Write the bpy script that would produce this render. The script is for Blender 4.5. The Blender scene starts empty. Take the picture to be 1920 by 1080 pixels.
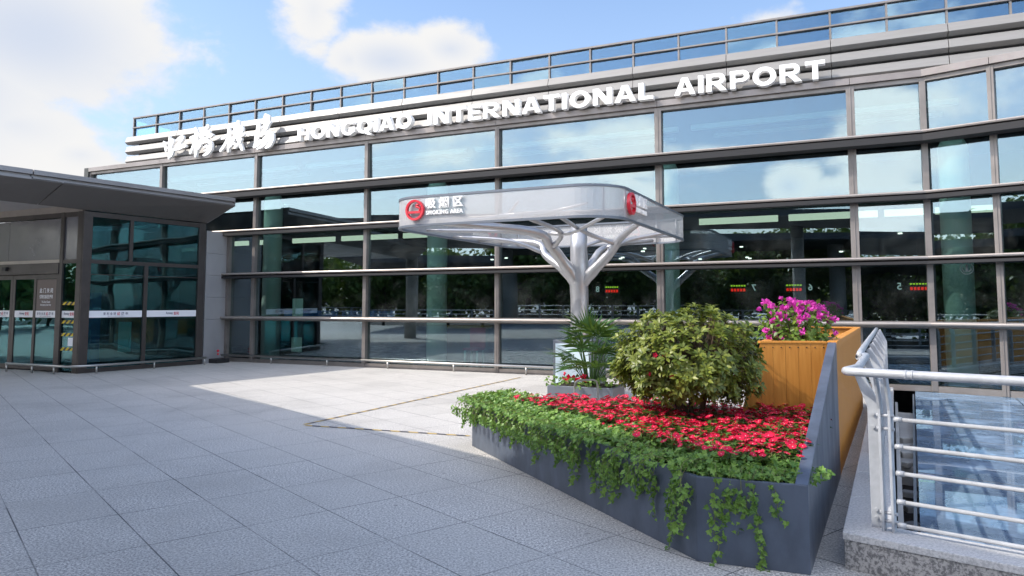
import bpy, bmesh, math, random
from mathutils import Vector, Matrix, noise
R = math.radians
rnd = random.Random(11)
scn = bpy.context.scene
COL = scn.collection

# ---------------------------------------------------------------- camera
cam_d = bpy.data.cameras.new('camera'); cam = bpy.data.objects.new('camera', cam_d); COL.objects.link(cam)
cam.location = (0, 0, 1.6); cam.rotation_euler = (R(90 + 4.36), 0, 0)
cam_d.sensor_width = 36; cam_d.lens = 36 * 1366 / 1920; cam_d.shift_y = -72 / 1920
cam_d.clip_end = 3000; cam_d.clip_start = 0.05
scn.camera = cam

# ---------------------------------------------------------------- sun, sky
SUN_HEAD, SUN_EL = 260.0, 42.2           # heading of the sun (clockwise from +Y) and elevation
scn.view_settings.view_transform = 'Standard'; scn.view_settings.look = 'None'
scn.view_settings.exposure = 1.15; scn.view_settings.gamma = 1.0
sd = bpy.data.lights.new('sun', 'SUN'); sd.energy = 2.05; sd.angle = R(0.55); sd.color = (1.0, 0.93, 0.83)
sun = bpy.data.objects.new('sun', sd); COL.objects.link(sun)
sv = Vector((math.sin(R(SUN_HEAD)) * math.cos(R(SUN_EL)), math.cos(R(SUN_HEAD)) * math.cos(R(SUN_EL)), math.sin(R(SUN_EL))))
sun.rotation_euler = sv.to_track_quat('Z', 'Y').to_euler(); sun.location = sv * 60

class NT:
    def __init__(s, tree): s.t = tree; s.n = tree.nodes; s.l = tree.links; s.n.clear()
    def new(s, typ, **kw):
        nd = s.n.new(typ)
        for k, v in kw.items(): setattr(nd, k, v)
        return nd
    def put(s, nd, i, v):
        if v is None: return
        sock = nd.inputs[i]
        if hasattr(v, 'is_linked') or isinstance(v, bpy.types.NodeSocket): s.l.new(v, sock)
        else: sock.default_value = v
    def math(s, op, a, b=None, c=None, clamp=False):
        nd = s.new('ShaderNodeMath', operation=op, use_clamp=clamp)
        s.put(nd, 0, a); s.put(nd, 1, b); s.put(nd, 2, c); return nd.outputs[0]
    def vec(s, op, a, b=None):
        nd = s.new('ShaderNodeVectorMath', operation=op); s.put(nd, 0, a); s.put(nd, 1, b)
        return nd.outputs['Value'] if op in ('DOT_PRODUCT', 'LENGTH', 'DISTANCE') else nd.outputs[0]
    def noise(s, vec, scale, detail=4, rough=.5, dist=0, dim='3D'):
        nd = s.new('ShaderNodeTexNoise', noise_dimensions=dim)
        s.put(nd, 'Vector', vec); nd.inputs['Scale'].default_value = scale; nd.inputs['Detail'].default_value = detail
        nd.inputs['Roughness'].default_value = rough; nd.inputs['Distortion'].default_value = dist
        return nd.outputs['Fac']
    def ramp(s, fac, a, b, smooth=True):
        nd = s.new('ShaderNodeMapRange', interpolation_type='SMOOTHSTEP' if smooth else 'LINEAR')
        s.put(nd, 'Value', fac); nd.inputs['From Min'].default_value = a; nd.inputs['From Max'].default_value = b
        return nd.outputs['Result']
    def mix(s, fac, a, b, mode='MIX'):
        nd = s.new('ShaderNodeMix', data_type='RGBA', blend_type=mode)
        s.put(nd, 0, fac); s.put(nd, 6, a); s.put(nd, 7, b); return nd.outputs[2]

def c4(c): return (c[0], c[1], c[2], 1.0)

world = bpy.data.worlds.new('World'); scn.world = world; world.use_nodes = True
w = NT(world.node_tree)
sky = w.new('ShaderNodeTexSky', sky_type='NISHITA', sun_disc=False, sun_elevation=R(SUN_EL), sun_rotation=R(SUN_HEAD),
            altitude=50, air_density=1.0, dust_density=1.6, ozone_density=1.6)
tc = w.new('ShaderNodeTexCoord'); D = tc.outputs['Generated']
def dir_of(x, y):                                   # sky direction of a cloud's centre
    a, b = (x - 960) / 1366, -(y - 468) / 1366; p = R(4.36)
    return Vector((a, math.cos(p) - b * math.sin(p), math.sin(p) + b * math.cos(p))).normalized()
mapn = w.new('ShaderNodeMapping'); w.put(mapn, 'Vector', D); mapn.inputs['Scale'].default_value = (1, 1, 1.5)
wn = w.noise(mapn.outputs[0], 5.5, 9, .57, .25)
wn2 = w.noise(mapn.outputs[0], 17, 7, .6, .2)
turb = w.math('ADD', w.math('MULTIPLY', w.math('SUBTRACT', wn, .5), 2.5), w.math('MULTIPLY', w.math('SUBTRACT', wn2, .5), 1.25))
blobs = [  # cx, cy, rx, ry, weight (radii in thousandths of a radian as seen from the plaza)
    (60, 60, 235, 150, 1.25), (30, 235, 175, 85, .8), (-180, 150, 260, 200, 1.2), (232, 150, 70, 75, .55), (150, 290, 80, 42, .75), (215, 310, 60, 26, .5),
    (588, 20, 58, 95, .72), (600, 95, 42, 40, .55), (730, 112, 118, 54, 1.15), (845, 92, 80, 46, .95), (655, 112, 62, 50, .8), (1435, 40, 55, 26, .5)]
mirrored = [(1330, 262, 95, 40, 1.0), (1120, 262, 120, 55, .8), (1080, 300, 60, 30, .7), (1470, 330, 55, 45, .9), (1545, 350, 75, 35, .9), (1180, 330, 60, 36, .9), (820, 270, 60, 40, .5), (1000, 125, 75, 28, .8), (870, 140, 60, 25, .6), (1660, 260, 90, 90, .7), (1640, 340, 120, 40, .8), (1790, 215, 60, 30, .5), (720, 285, 30, 30, .4)]  # clouds behind the viewer, found by their reflections
mask = None
Nf = Vector((math.cos(R(65.3)), math.sin(R(65.3)), 0))
for cx, cy, rx, ry, wt, mir in [b_ + (False,) for b_ in blobs] + [b_ + (True,) for b_ in mirrored]:
    c = dir_of(cx, cy)
    if mir: c = c - Nf * (2 * c.dot(Nf))
    rt = Vector((c.y, -c.x, 0)).normalized(); up = rt.cross(c)
    dv = w.vec('SUBTRACT', D, tuple(c))
    a = w.math('MULTIPLY', w.vec('DOT_PRODUCT', dv, tuple(rt)), 1366 / rx)
    b = w.math('MULTIPLY', w.vec('DOT_PRODUCT', dv, tuple(up)), 1366 / ry)
    e = w.math('MULTIPLY', w.vec('DOT_PRODUCT', dv, tuple(c)), 6.0)
    r2 = w.math('SQRT', w.math('ADD', w.math('ADD', w.math('MULTIPLY', a, a), w.math('MULTIPLY', b, b)), w.math('MULTIPLY', e, e)))
    m = w.math('MULTIPLY', w.math('SUBTRACT', 1.25, r2), wt)
    mask = m if mask is None else w.math('MAXIMUM', mask, m)
# loose clouds in the half of the sky behind the viewer (mirrored by the glass)
sep = w.new('ShaderNodeSeparateXYZ'); w.put(sep, 0, D)
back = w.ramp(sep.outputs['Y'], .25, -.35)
bm = w.math('SUBTRACT', w.math('MULTIPLY', back, w.math('MULTIPLY', w.noise(mapn.outputs[0], 3.6, 3, .5), 2.0)), .95)
mask = w.math('MAXIMUM', w.math('MAXIMUM', mask, bm), -1.0)
dens = w.math('ADD', mask, w.math('MULTIPLY', turb, .75))
cov = w.ramp(dens, .02, .55)
cov = w.math('MULTIPLY', cov, w.ramp(sep.outputs['Z'], .0, .08))
shade = w.ramp(w.math('ADD', w.math('ADD', w.math('MULTIPLY', wn, .8), w.math('MULTIPLY', wn2, .35)), w.math('MULTIPLY', w.ramp(dens, .4, 1.5), -.30)), .18, .62)
ccol = w.mix(shade, (2.05, 2.25, 2.65, 1), (2.8, 2.78, 2.76, 1))
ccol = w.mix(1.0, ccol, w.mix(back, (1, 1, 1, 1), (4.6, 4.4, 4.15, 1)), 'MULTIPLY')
haze = w.ramp(sep.outputs['Z'], .55, .02)
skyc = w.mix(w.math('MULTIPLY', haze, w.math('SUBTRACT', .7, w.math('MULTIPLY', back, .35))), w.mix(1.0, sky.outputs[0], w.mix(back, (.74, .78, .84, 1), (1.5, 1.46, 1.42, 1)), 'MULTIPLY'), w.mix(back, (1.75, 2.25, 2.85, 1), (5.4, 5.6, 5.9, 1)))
bg = w.new('ShaderNodeBackground'); bg.inputs['Strength'].default_value = .15
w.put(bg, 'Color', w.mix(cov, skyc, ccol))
wo = w.new('ShaderNodeOutputWorld'); w.l.new(bg.outputs[0], wo.inputs[0])

# ---------------------------------------------------------------- materials
def mat(name, color, rough=.6, metal=0., var=0., vscale=3., bump=0., bscale=20., spec=.5, coat=0., c2=None, streak=None):
    m = bpy.data.materials.new(name); m.use_nodes = True; t = NT(m.node_tree)
    out = t.new('ShaderNodeOutputMaterial'); p = t.new('ShaderNodeBsdfPrincipled'); t.l.new(p.outputs[0], out.inputs[0])
    p.inputs['Roughness'].default_value = rough; p.inputs['Metallic'].default_value = metal
    p.inputs['Specular IOR Level'].default_value = spec; p.inputs['Coat Weight'].default_value = coat
    p.inputs['Base Color'].default_value = c4(color)
    g = t.new('ShaderNodeNewGeometry').outputs['Position']
    if var or c2:
        v = g
        if streak:
            mp = t.new('ShaderNodeMapping'); t.put(mp, 'Vector', g); mp.inputs['Scale'].default_value = streak; v = mp.outputs[0]
        f = t.noise(v, vscale, 6, .62)
        f = t.ramp(f, .3, .7)
        a = c2 if c2 else tuple(max(0, x * (1 - var)) for x in color)
        b = color if c2 else tuple(x * (1 + var * .6) for x in color)
        t.put(p, 'Base Color', t.mix(f, c4(a), c4(b)))
        t.put(p, 'Roughness', t.math('ADD', t.math('MULTIPLY', f, -.12), rough + .06))
    if bump:
        bp = t.new('ShaderNodeBump'); bp.inputs['Strength'].default_value = bump; bp.inputs['Distance'].default_value = .01
        t.put(bp, 'Height', t.noise(g, bscale, 5, .6)); t.l.new(bp.outputs[0], p.inputs['Normal'])
    return m
def emit(name, color, strength):
    m = bpy.data.materials.new(name); m.use_nodes = True; t = NT(m.node_tree)
    out = t.new('ShaderNodeOutputMaterial'); e = t.new('ShaderNodeEmission'); e.inputs[0].default_value = c4(color); e.inputs[1].default_value = strength
    t.l.new(e.outputs[0], out.inputs[0]); return m
def glass(name, tint, refl, base, k, wav=.02, wscale=.9, dirt=.05, dcol=(.45, .45, .43), dbase=0.):
    m = bpy.data.materials.new(name); m.use_nodes = True; t = NT(m.node_tree)
    out = t.new('ShaderNodeOutputMaterial'); tr = t.new('ShaderNodeBsdfTransparent'); tr.inputs[0].default_value = c4(tint)
    gl = t.new('ShaderNodeBsdfGlossy'); gl.inputs['Color'].default_value = c4(refl); gl.inputs['Roughness'].default_value = .0
    ge = t.new('ShaderNodeNewGeometry'); g = ge.outputs['Position']
    cs = t.math('ABSOLUTE', t.vec('DOT_PRODUCT', ge.outputs['Normal'], ge.outputs['Incoming']))
    fr = t.math('POWER', t.math('SUBTRACT', 1.0, cs, clamp=True), 4.0)
    bp = t.new('ShaderNodeBump'); bp.inputs['Strength'].default_value = 1; bp.inputs['Distance'].default_value = wav
    t.put(bp, 'Height', t.noise(g, wscale, 1.5, .4)); t.l.new(bp.outputs[0], gl.inputs['Normal'])
    f = t.math('ADD', t.math('MULTIPLY', fr, k), base, clamp=True)
    ms = t.new('ShaderNodeMixShader'); t.l.new(f, ms.inputs[0]); t.l.new(tr.outputs[0], ms.inputs[1]); t.l.new(gl.outputs[0], ms.inputs[2])
    df = t.new('ShaderNodeBsdfDiffuse'); df.inputs[0].default_value = c4(dcol)
    ms2 = t.new('ShaderNodeMixShader'); t.put(ms2, 0, t.math('ADD', t.math('MULTIPLY', t.ramp(t.noise(g, 1.7, 6, .65), .42, .8), dirt), dbase))
    t.l.new(ms.outputs[0], ms2.inputs[1]); t.l.new(df.outputs[0], ms2.inputs[2]); t.l.new(ms2.outputs[0], out.inputs[0]); return m
def leafmat(name, ca, cb, rough=.45, trans=.25, scale=9., spec=.4, tcol=(.25, .35, .03, 1)):
    m = bpy.data.materials.new(name); m.use_nodes = True; t = NT(m.node_tree)
    out = t.new('ShaderNodeOutputMaterial'); p = t.new('ShaderNodeBsdfPrincipled')
    oi = t.new('ShaderNodeObjectInfo').outputs['Random']
    g = t.new('ShaderNodeNewGeometry')
    isl = g.outputs['Random Per Island']
    f = t.math('ADD', t.math('MULTIPLY', isl, .7), t.math('MULTIPLY', t.noise(g.outputs['Position'], scale, 2), .5), )
    f = t.math('ADD', f, t.math('MULTIPLY', t.math('SUBTRACT', oi, .5), .2), clamp=True)
    col = t.mix(f, c4(ca), c4(cb)); t.put(p, 'Base Color', col)
    p.inputs['Roughness'].default_value = rough; p.inputs['Specular IOR Level'].default_value = spec
    tl = t.new('ShaderNodeBsdfTranslucent'); t.put(tl, 0, t.mix(.5, col, tcol))
    ms = t.new('ShaderNodeMixShader'); ms.inputs[0].default_value = trans
    t.l.new(p.outputs[0], ms.inputs[1]); t.l.new(tl.outputs[0], ms.inputs[2]); t.l.new(ms.outputs[0], out.inputs[0]); return m

def paving_mat():
    m = bpy.data.materials.new('granite_paving'); m.use_nodes = True; t = NT(m.node_tree)
    out = t.new('ShaderNodeOutputMaterial'); p = t.new('ShaderNodeBsdfPrincipled'); t.l.new(p.outputs[0], out.inputs[0])
    g = t.new('ShaderNodeNewGeometry').outputs['Position']
    o = t.vec('SUBTRACT', g, (.735, 5.22, 0)); h1, h2 = R(-39.4), R(50.6)
    a = t.vec('DOT_PRODUCT', o, (math.sin(h1), math.cos(h1), 0)); b = t.vec('DOT_PRODUCT', o, (math.sin(h2), math.cos(h2), 0))
    cm = t.new('ShaderNodeCombineXYZ'); t.l.new(a, cm.inputs[0]); t.l.new(b, cm.inputs[1])
    br = t.new('ShaderNodeTexBrick', offset=0.0, squash=1.0); t.l.new(cm.outputs[0], br.inputs['Vector'])
    for k, v in (('Scale', 1), ('Mortar Size', .0055), ('Mortar Smooth', .3), ('Bias', 0), ('Brick Width', .925), ('Row Height', .645)): br.inputs[k].default_value = v
    br.inputs['Color1'].default_value = (0, 0, 0, 1); br.inputs['Color2'].default_value = (1, 1, 1, 1); br.inputs['Mortar'].default_value = (.5, .5, .5, 1)
    tile = t.new('ShaderNodeSeparateColor'); t.l.new(br.outputs['Color'], tile.inputs[0]); tv = tile.outputs[0]
    sp = t.noise(g, 62, 4, .8); sp2 = t.noise(g, 34, 3, .6); big = t.noise(g, .55, 5, .6); med = t.noise(g, 2.6, 5, .65)
    base = t.mix(t.ramp(sp, .36, .64), (.165, .16, .155, 1), (.92, .885, .83, 1))
    base = t.mix(t.math('MULTIPLY', t.ramp(sp2, .5, .75), .3), base, (.25, .235, .22, 1))
    base = t.mix(t.math('MULTIPLY', tv, .38), base, (.50, .48, .445, 1))
    base = t.mix(t.math('MULTIPLY', t.ramp(big, .42, .7), .34), base, (.27, .26, .245, 1))
    base = t.mix(t.math('MULTIPLY', t.ramp(med, .55, .8), .3), base, (.5, .47, .43, 1))
    vo = t.new('ShaderNodeTexVoronoi'); t.put(vo, 'Vector', g); vo.inputs['Scale'].default_value = 2.1
    gum = t.math('MULTIPLY', t.math('LESS_THAN', vo.outputs['Distance'], .045), .45)
    base = t.mix(gum, base, (.12, .115, .11, 1))
    mpx = t.new('ShaderNodeMapping'); t.put(mpx, 'Vector', g); mpx.inputs['Rotation'].default_value = (0, 0, .5); mpx.inputs['Scale'].default_value = (1, .12, 1)
    base = t.mix(t.math('MULTIPLY', t.ramp(t.noise(mpx.outputs[0], 2.2, 6, .7), .56, .8), .4), base, (.20, .19, .175, 1))
    worn = t.ramp(t.noise(g, .9, 3), .36, .60)
    joint = t.math('MULTIPLY', br.outputs['Fac'], t.math('ADD', t.math('MULTIPLY', worn, .55), .4))
    t.put(p, 'Base Color', t.mix(joint, base, (.035, .035, .04, 1)))
    t.put(p, 'Roughness', t.math('ADD', t.math('MULTIPLY', med, .3), .42)); p.inputs['Specular IOR Level'].default_value = .35
    bp = t.new('ShaderNodeBump'); bp.inputs['Strength'].default_value = .25; bp.inputs['Distance'].default_value = .004
    t.put(bp, 'Height', t.math('SUBTRACT', t.math('MULTIPLY', sp, .25), br.outputs['Fac'])); t.l.new(bp.outputs[0], p.inputs['Normal'])
    return m
def granite_mat(name, lo, hi, scale=55):
    m = bpy.data.materials.new(name); m.use_nodes = True; t = NT(m.node_tree)
    out = t.new('ShaderNodeOutputMaterial'); p = t.new('ShaderNodeBsdfPrincipled'); t.l.new(p.outputs[0], out.inputs[0])
    g = t.new('ShaderNodeNewGeometry').outputs['Position']
    f = t.ramp(t.noise(g, scale, 4, .7), .40, .58); f2 = t.noise(g, scale * 2.3, 3, .6)
    col = t.mix(f, c4(lo), c4(hi)); col = t.mix(t.math('MULTIPLY', f2, .5), col, c4([x * .7 for x in hi]))
    col = t.mix(t.math('MULTIPLY', t.ramp(t.noise(g, 1.8, 5), .5, .8), .3), col, (.3, .27, .24, 1))
    t.put(p, 'Base Color', col); p.inputs['Roughness'].default_value = .5; return m
def perforated_mat():
    m = bpy.data.materials.new('perforated_aluminium'); m.use_nodes = True; t = NT(m.node_tree)
    out = t.new('ShaderNodeOutputMaterial'); p = t.new('ShaderNodeBsdfPrincipled')
    p.inputs['Base Color'].default_value = (.43, .43, .435, 1); p.inputs['Metallic'].default_value = .15; p.inputs['Roughness'].default_value = .42
    uv = t.new('ShaderNodeTexCoord').outputs['UV']
    mp = t.new('ShaderNodeMapping'); t.put(mp, 'Vector', uv); mp.inputs['Scale'].default_value = (1 / .013, 1 / .013, 1)
    s = t.new('ShaderNodeSeparateXYZ'); t.put(s, 0, mp.outputs[0])
    row = t.math('FLOOR', s.outputs[1]); x = t.math('ADD', s.outputs[0], t.math('MULTIPLY', row, .5))
    fx = t.math('SUBTRACT', t.math('FRACT', x), .5); fy = t.math('SUBTRACT', t.math('FRACT', s.outputs[1]), .5)
    r = t.math('SQRT', t.math('ADD', t.math('MULTIPLY', fx, fx), t.math('MULTIPLY', fy, fy)))
    hole = t.math('LESS_THAN', r, .255)
    tr = t.new('ShaderNodeBsdfTransparent'); ms = t.new('ShaderNodeMixShader'); t.l.new(hole, ms.inputs[0])
    t.l.new(p.outputs[0], ms.inputs[1]); t.l.new(tr.outputs[0], ms.inputs[2]); t.l.new(ms.outputs[0], out.inputs[0]); return m
def hazard_mat(name, ca, cb, pitch, slant=1.0):
    m = bpy.data.materials.new(name); m.use_nodes = True; t = NT(m.node_tree)
    out = t.new('ShaderNodeOutputMaterial'); p = t.new('ShaderNodeBsdfPrincipled'); t.l.new(p.outputs[0], out.inputs[0])
    uv = t.new('ShaderNodeTexCoord').outputs['UV']; s = t.new('ShaderNodeSeparateXYZ'); t.put(s, 0, uv)
    v = t.math('FRACT', t.math('DIVIDE', t.math('ADD', s.outputs[0], t.math('MULTIPLY', s.outputs[1], slant)), pitch))
    f = t.math('LESS_THAN', v, .5)
    g = t.new('ShaderNodeNewGeometry').outputs['Position']
    col = t.mix(f, c4(cb), c4(ca)); col = t.mix(t.math('MULTIPLY', t.ramp(t.noise(g, 14, 5, .7), .4, .75), .45), col, (.3, .28, .25, 1))
    t.put(p, 'Base Color', col); p.inputs['Roughness'].default_value = .7; return m
def wood_mat():
    m = bpy.data.materials.new('orange_timber'); m.use_nodes = True; t = NT(m.node_tree)
    out = t.new('ShaderNodeOutputMaterial'); p = t.new('ShaderNodeBsdfPrincipled'); t.l.new(p.outputs[0], out.inputs[0])
    g = t.new('ShaderNodeNewGeometry').outputs['Position']; isl = t.new('ShaderNodeNewGeometry').outputs['Random Per Island']
    mp = t.new('ShaderNodeMapping'); t.put(mp, 'Vector', g); mp.inputs['Scale'].default_value = (1, 1, .06)
    f = t.noise(mp.outputs[0], 45, 6, .65, .4)
    col = t.mix(t.ramp(f, .3, .72), (.50, .20, .035, 1), (.61, .275, .055, 1))
    col = t.mix(t.math('MULTIPLY', isl, .35), col, (.56, .24, .045, 1))
    t.put(p, 'Base Color', col); p.inputs['Roughness'].default_value = .5; p.inputs['Specular IOR Level'].default_value = .3; return m

M = {}
M['pave'] = paving_mat()
M['granite'] = granite_mat('kerb_granite', (.09, .09, .095), (.50, .48, .46), 48)
M['granite_top'] = granite_mat('kerb_granite_pale', (.42, .42, .42), (.68, .67, .66), 60)
M['asphalt'] = mat('asphalt', (.06, .06, .062), .9, var=.3, vscale=2)
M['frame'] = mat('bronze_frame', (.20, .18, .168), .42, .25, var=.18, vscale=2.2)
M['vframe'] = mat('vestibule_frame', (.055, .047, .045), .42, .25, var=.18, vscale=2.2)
M['fin'] = mat('bronze_fin', (.34, .305, .28), .38, .3, var=.12, vscale=1.5)
M['dark'] = mat('fin_shade_and_screw_black', (.02, .02, .022), .8)  # black for the painted shade under the fins, and for screw heads
M['header'] = mat('header_metal', (.23, .205, .195), .4, .3, var=.15, vscale=1.2)
M['louvre'] = mat('white_louvre', (.205, .20, .193), .45, .0, var=.07, vscale=1.5, streak=(1, 1, 9))
M['letter'] = mat('white_letter', (.88, .875, .86), .4)
M['glass'] = glass('facade_glass', (.64, .76, .74), (.73, .87, 1.0), .16, .45, .0007, .8, .04)
M['glass_top'] = glass('clerestory_glass', (.55, .72, .80), (.58, .80, 1.0), .15, .45, .0005, .9, .03)
M['glass_teal'] = glass('vestibule_glass', (.30, .60, .62), (.45, .80, .88), .08, .6, .010, .9, .04)
M['glass_sky'] = glass('skylight_glass', (.20, .32, .45), (.72, .88, 1.0), .22, .75, .003, .6, .5, (.27, .38, .52), .30)
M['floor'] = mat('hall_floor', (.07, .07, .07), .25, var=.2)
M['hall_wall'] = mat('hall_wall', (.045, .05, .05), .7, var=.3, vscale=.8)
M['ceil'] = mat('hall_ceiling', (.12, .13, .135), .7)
M['col'] = mat('hall_column', (.70, .78, .72), .5)
M['grey'] = mat('grey_panel', (.36, .36, .375), .5, .1, var=.06, vscale=1.2)
M['greyd'] = mat('dark_grey_panel', (.16, .16, .185), .22, .2, var=.1, vscale=1.5)
M['soffit'] = mat('soffit_panel', (.125, .118, .115), .6, .1, var=.08, vscale=.8)
M['fascia'] = mat('fascia_metal', (.25, .243, .25), .4, .4, var=.1, vscale=.8)
M['steel'] = mat('brushed_steel', (.46, .45, .43), .36, .95, var=.06, vscale=9)
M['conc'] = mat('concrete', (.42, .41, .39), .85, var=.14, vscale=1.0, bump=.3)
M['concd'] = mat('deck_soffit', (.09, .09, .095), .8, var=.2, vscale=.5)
M['perf'] = perforated_mat()
M['alu'] = mat('painted_aluminium', (.40, .405, .42), .36, .65, var=.05, vscale=6, bump=.12, bscale=14)
M['trim'] = mat('grey_trim', (.15, .17, .20), .45, .4)
M['red'] = mat('sign_red', (.58, .015, .035), .35, coat=.3)
M['white'] = mat('sticker_white', (.78, .79, .83), .45)
M['navy'] = mat('print_navy', (.03, .04, .12), .5)
M['rprint'] = mat('print_red', (.55, .03, .06), .5)
M['tape'] = hazard_mat('hazard_tape', (.72, .53, .02), (.02, .02, .02), .17, -1.2)
M['ftape'] = hazard_mat('floor_tape_worn', (.52, .36, .11), (.06, .06, .075), .26, .8)
M['planter'] = mat('slate_blue_steel', (.10, .122, .163), .36, .25, var=.26, vscale=3.5, spec=.5, streak=(1, 1, .5))
M['soil'] = mat('soil', (.035, .025, .018), .95, var=.4, vscale=14, bump=1, bscale=30)
M['wood'] = wood_mat()
M['pedestal'] = mat('pale_blue_panel', (.52, .63, .68), .35, .1, var=.05)
M['rail'] = mat('rail_white_paint', (.44, .46, .49), .42, .1, var=.15, vscale=9, bump=.08, bscale=40)
M['led_red'] = emit('led_red', (1, .03, .02), .8)
M['led_green'] = emit('led_green', (.6, .9, .05), .55)
M['lightbox'] = emit('lightbox_white', (1, 1, .80), .55)
M['trough'] = mat('white_bulkhead', (.6, .64, .66), .6)
M['lamp'] = emit('downlight', (1, .95, .85), 2.0)
M['numeral'] = emit('numeral_glow', (.8, .95, .95), .3)  # emission added so the numbers read through the glass
M['roundel'] = mat('roundel_print', (.16, .19, .18), .6)
M['black'] = mat('black_rubber', (.015, .015, .017), .6)
M['blue'] = mat('blue_panel', (.02, .13, .42), .4)
M['amber'] = mat('amber_counter', (.55, .30, .04), .5)
M['paper'] = mat('paper_notice', (.62, .66, .58), .6, var=.1, vscale=30)
M['brown'] = mat('brown_board', (.13, .10, .09), .55)
M['bark'] = mat('shrub_bark', (.11, .075, .05), .85, var=.35, vscale=25)
M['leaf'] = leafmat('shrub_leaf', (.035, .075, .010), (.27, .30, .05), .38, .22)
M['ivy'] = leafmat('ivy_leaf', (.03, .11, .022), (.22, .37, .07), .42, .22)
M['vleaf'] = leafmat('periwinkle_leaf', (.03, .085, .012), (.10, .20, .03), .4, .2)
M['bloom'] = leafmat('periwinkle_petal', (.42, .003, .016), (.82, .014, .075), .5, .2, tcol=(.6, .01, .06, 1))
M['eye'] = mat('bloom_eye', (.75, .45, .45), .6)
M['bleaf'] = leafmat('bougainvillea_leaf', (.04, .11, .012), (.20, .30, .045), .42, .28)
M['bract'] = leafmat('bougainvillea_bract', (.52, .02, .34), (.74, .09, .50), .55, .3, tcol=(.6, .03, .45, 1))
M['pleaf'] = leafmat('palm_leaf', (.012, .05, .012), (.06, .14, .03), .38, .18)
M['stemg'] = mat('ivy_stem', (.16, .17, .06), .7)
M['tleaf'] = leafmat('tree_leaf', (.05, .11, .018), (.22, .30, .055), .5, .25, 1.5)

# ---------------------------------------------------------------- mesh helpers
class MB:
    def __init__(s): s.v = []; s.f = []; s.m = []; s.uv = {}; s.sm = []
    def add(s, verts, faces, mi=0, uv=None, smooth=False):
        o = len(s.v); s.v += [Vector(p) for p in verts]
        for k, f in enumerate(faces):
            if uv: s.uv[len(s.f)] = uv[k]
            s.f.append([i + o for i in f]); s.m.append(mi); s.sm.append(smooth)
        return s
    def hexa(s, p, mi=0):                       # 8 corners: bottom 4 ccw, top 4 ccw
        return s.add(p, [(0, 3, 2, 1), (4, 5, 6, 7), (0, 1, 5, 4), (1, 2, 6, 5), (2, 3, 7, 6), (3, 0, 4, 7)], mi)
    def box(s, c, sx, sy, sz, X=Vector((1, 0, 0)), Y=Vector((0, 1, 0)), Z=Vector((0, 0, 1)), mi=0):
        c = Vector(c); p = []
        for z in (-.5, .5):
            for x, y in ((-.5, -.5), (.5, -.5), (.5, .5), (-.5, .5)): p.append(c + X * x * sx + Y * y * sy + Z * z * sz)
        return s.hexa(p, mi)
    def prism(s, poly, z0, z1, mi=0):           # vertical prism over a ccw polygon of 2-D points; z0/z1 numbers or lists
        n = len(poly); a = z0 if isinstance(z0, (list, tuple)) else [z0] * n; b = z1 if isinstance(z1, (list, tuple)) else [z1] * n
        v = [(p[0], p[1], a[i]) for i, p in enumerate(poly)] + [(p[0], p[1], b[i]) for i, p in enumerate(poly)]
        fs = [tuple(range(n - 1, -1, -1)), tuple(range(n, 2 * n))] + [(i, (i + 1) % n, n + (i + 1) % n, n + i) for i in range(n)]
        return s.add(v, fs, mi)
    def extrude(s, prof, A, B, mi=0):           # profile (list of offset vectors) swept from point A to point B
        n = len(prof); v = [Vector(A) + p for p in prof] + [Vector(B) + p for p in prof]
        fs = [tuple(range(n - 1, -1, -1)), tuple(range(n, 2 * n))] + [(i, (i + 1) % n, n + (i + 1) % n, n + i) for i in range(n)]
        return s.add(v, fs, mi)
    def tube(s, pts, rad, seg=10, mi=0, cap=True):
        pts = [Vector(p) for p in pts]; n = len(pts)
        rads = rad if isinstance(rad, (list, tuple)) else [rad] * n
        v = []; prev = None
        for i, p in enumerate(pts):
            t = (pts[min(i + 1, n - 1)] - pts[max(i - 1, 0)]).normalized()
            if prev is None:
                a = Vector((0, 0, 1)) if abs(t.z) < .9 else Vector((1, 0, 0)); x = t.cross(a).normalized()
            else:
                x = (prev - t * prev.dot(t)).normalized()
            prev = x; y = t.cross(x)
            for k in range(seg):
                an = 2 * math.pi * k / seg; v.append(p + (x * math.cos(an) + y * math.sin(an)) * rads[i])
        fs = [(i * seg + k, i * seg + (k + 1) % seg, (i + 1) * seg + (k + 1) % seg, (i + 1) * seg + k) for i in range(n - 1) for k in range(seg)]
        s.add(v, fs, mi, smooth=True)
        if cap:
            o = len(s.v) - len(v)
            s.f.append([o + k for k in range(seg - 1, -1, -1)]); s.m.append(mi); s.sm.append(False)
            s.f.append([o + (n - 1) * seg + k for k in range(seg)]); s.m.append(mi); s.sm.append(False)
        return s
    def mesh(s, name, mats, org=(0, 0, 0), bevel=0):
        org = Vector(org); me = bpy.data.meshes.new(name)
        me.from_pydata([p - org for p in s.v], [], s.f)
        for m in (mats if isinstance(mats, (list, tuple)) else [mats]): me.materials.append(m)
        me.polygons.foreach_set('material_index', s.m); me.polygons.foreach_set('use_smooth', s.sm)
        if s.uv:
            ul = me.uv_layers.new(name='UVMap')
            for fi, co in s.uv.items():
                for k, li in enumerate(me.polygons[fi].loop_indices): ul.data[li].uv = co[k]
        if bevel:
            b = bmesh.new(); b.from_mesh(me)
            es = [e for e in b.edges if len(e.link_faces) == 2 and e.calc_face_angle(0) > .6]
            bmesh.ops.bevel(b, geom=es, offset=bevel, segments=2, affect='EDGES', clamp_overlap=True, profile=.6)
            b.to_mesh(me); b.free()
        me.validate(); return me

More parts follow.
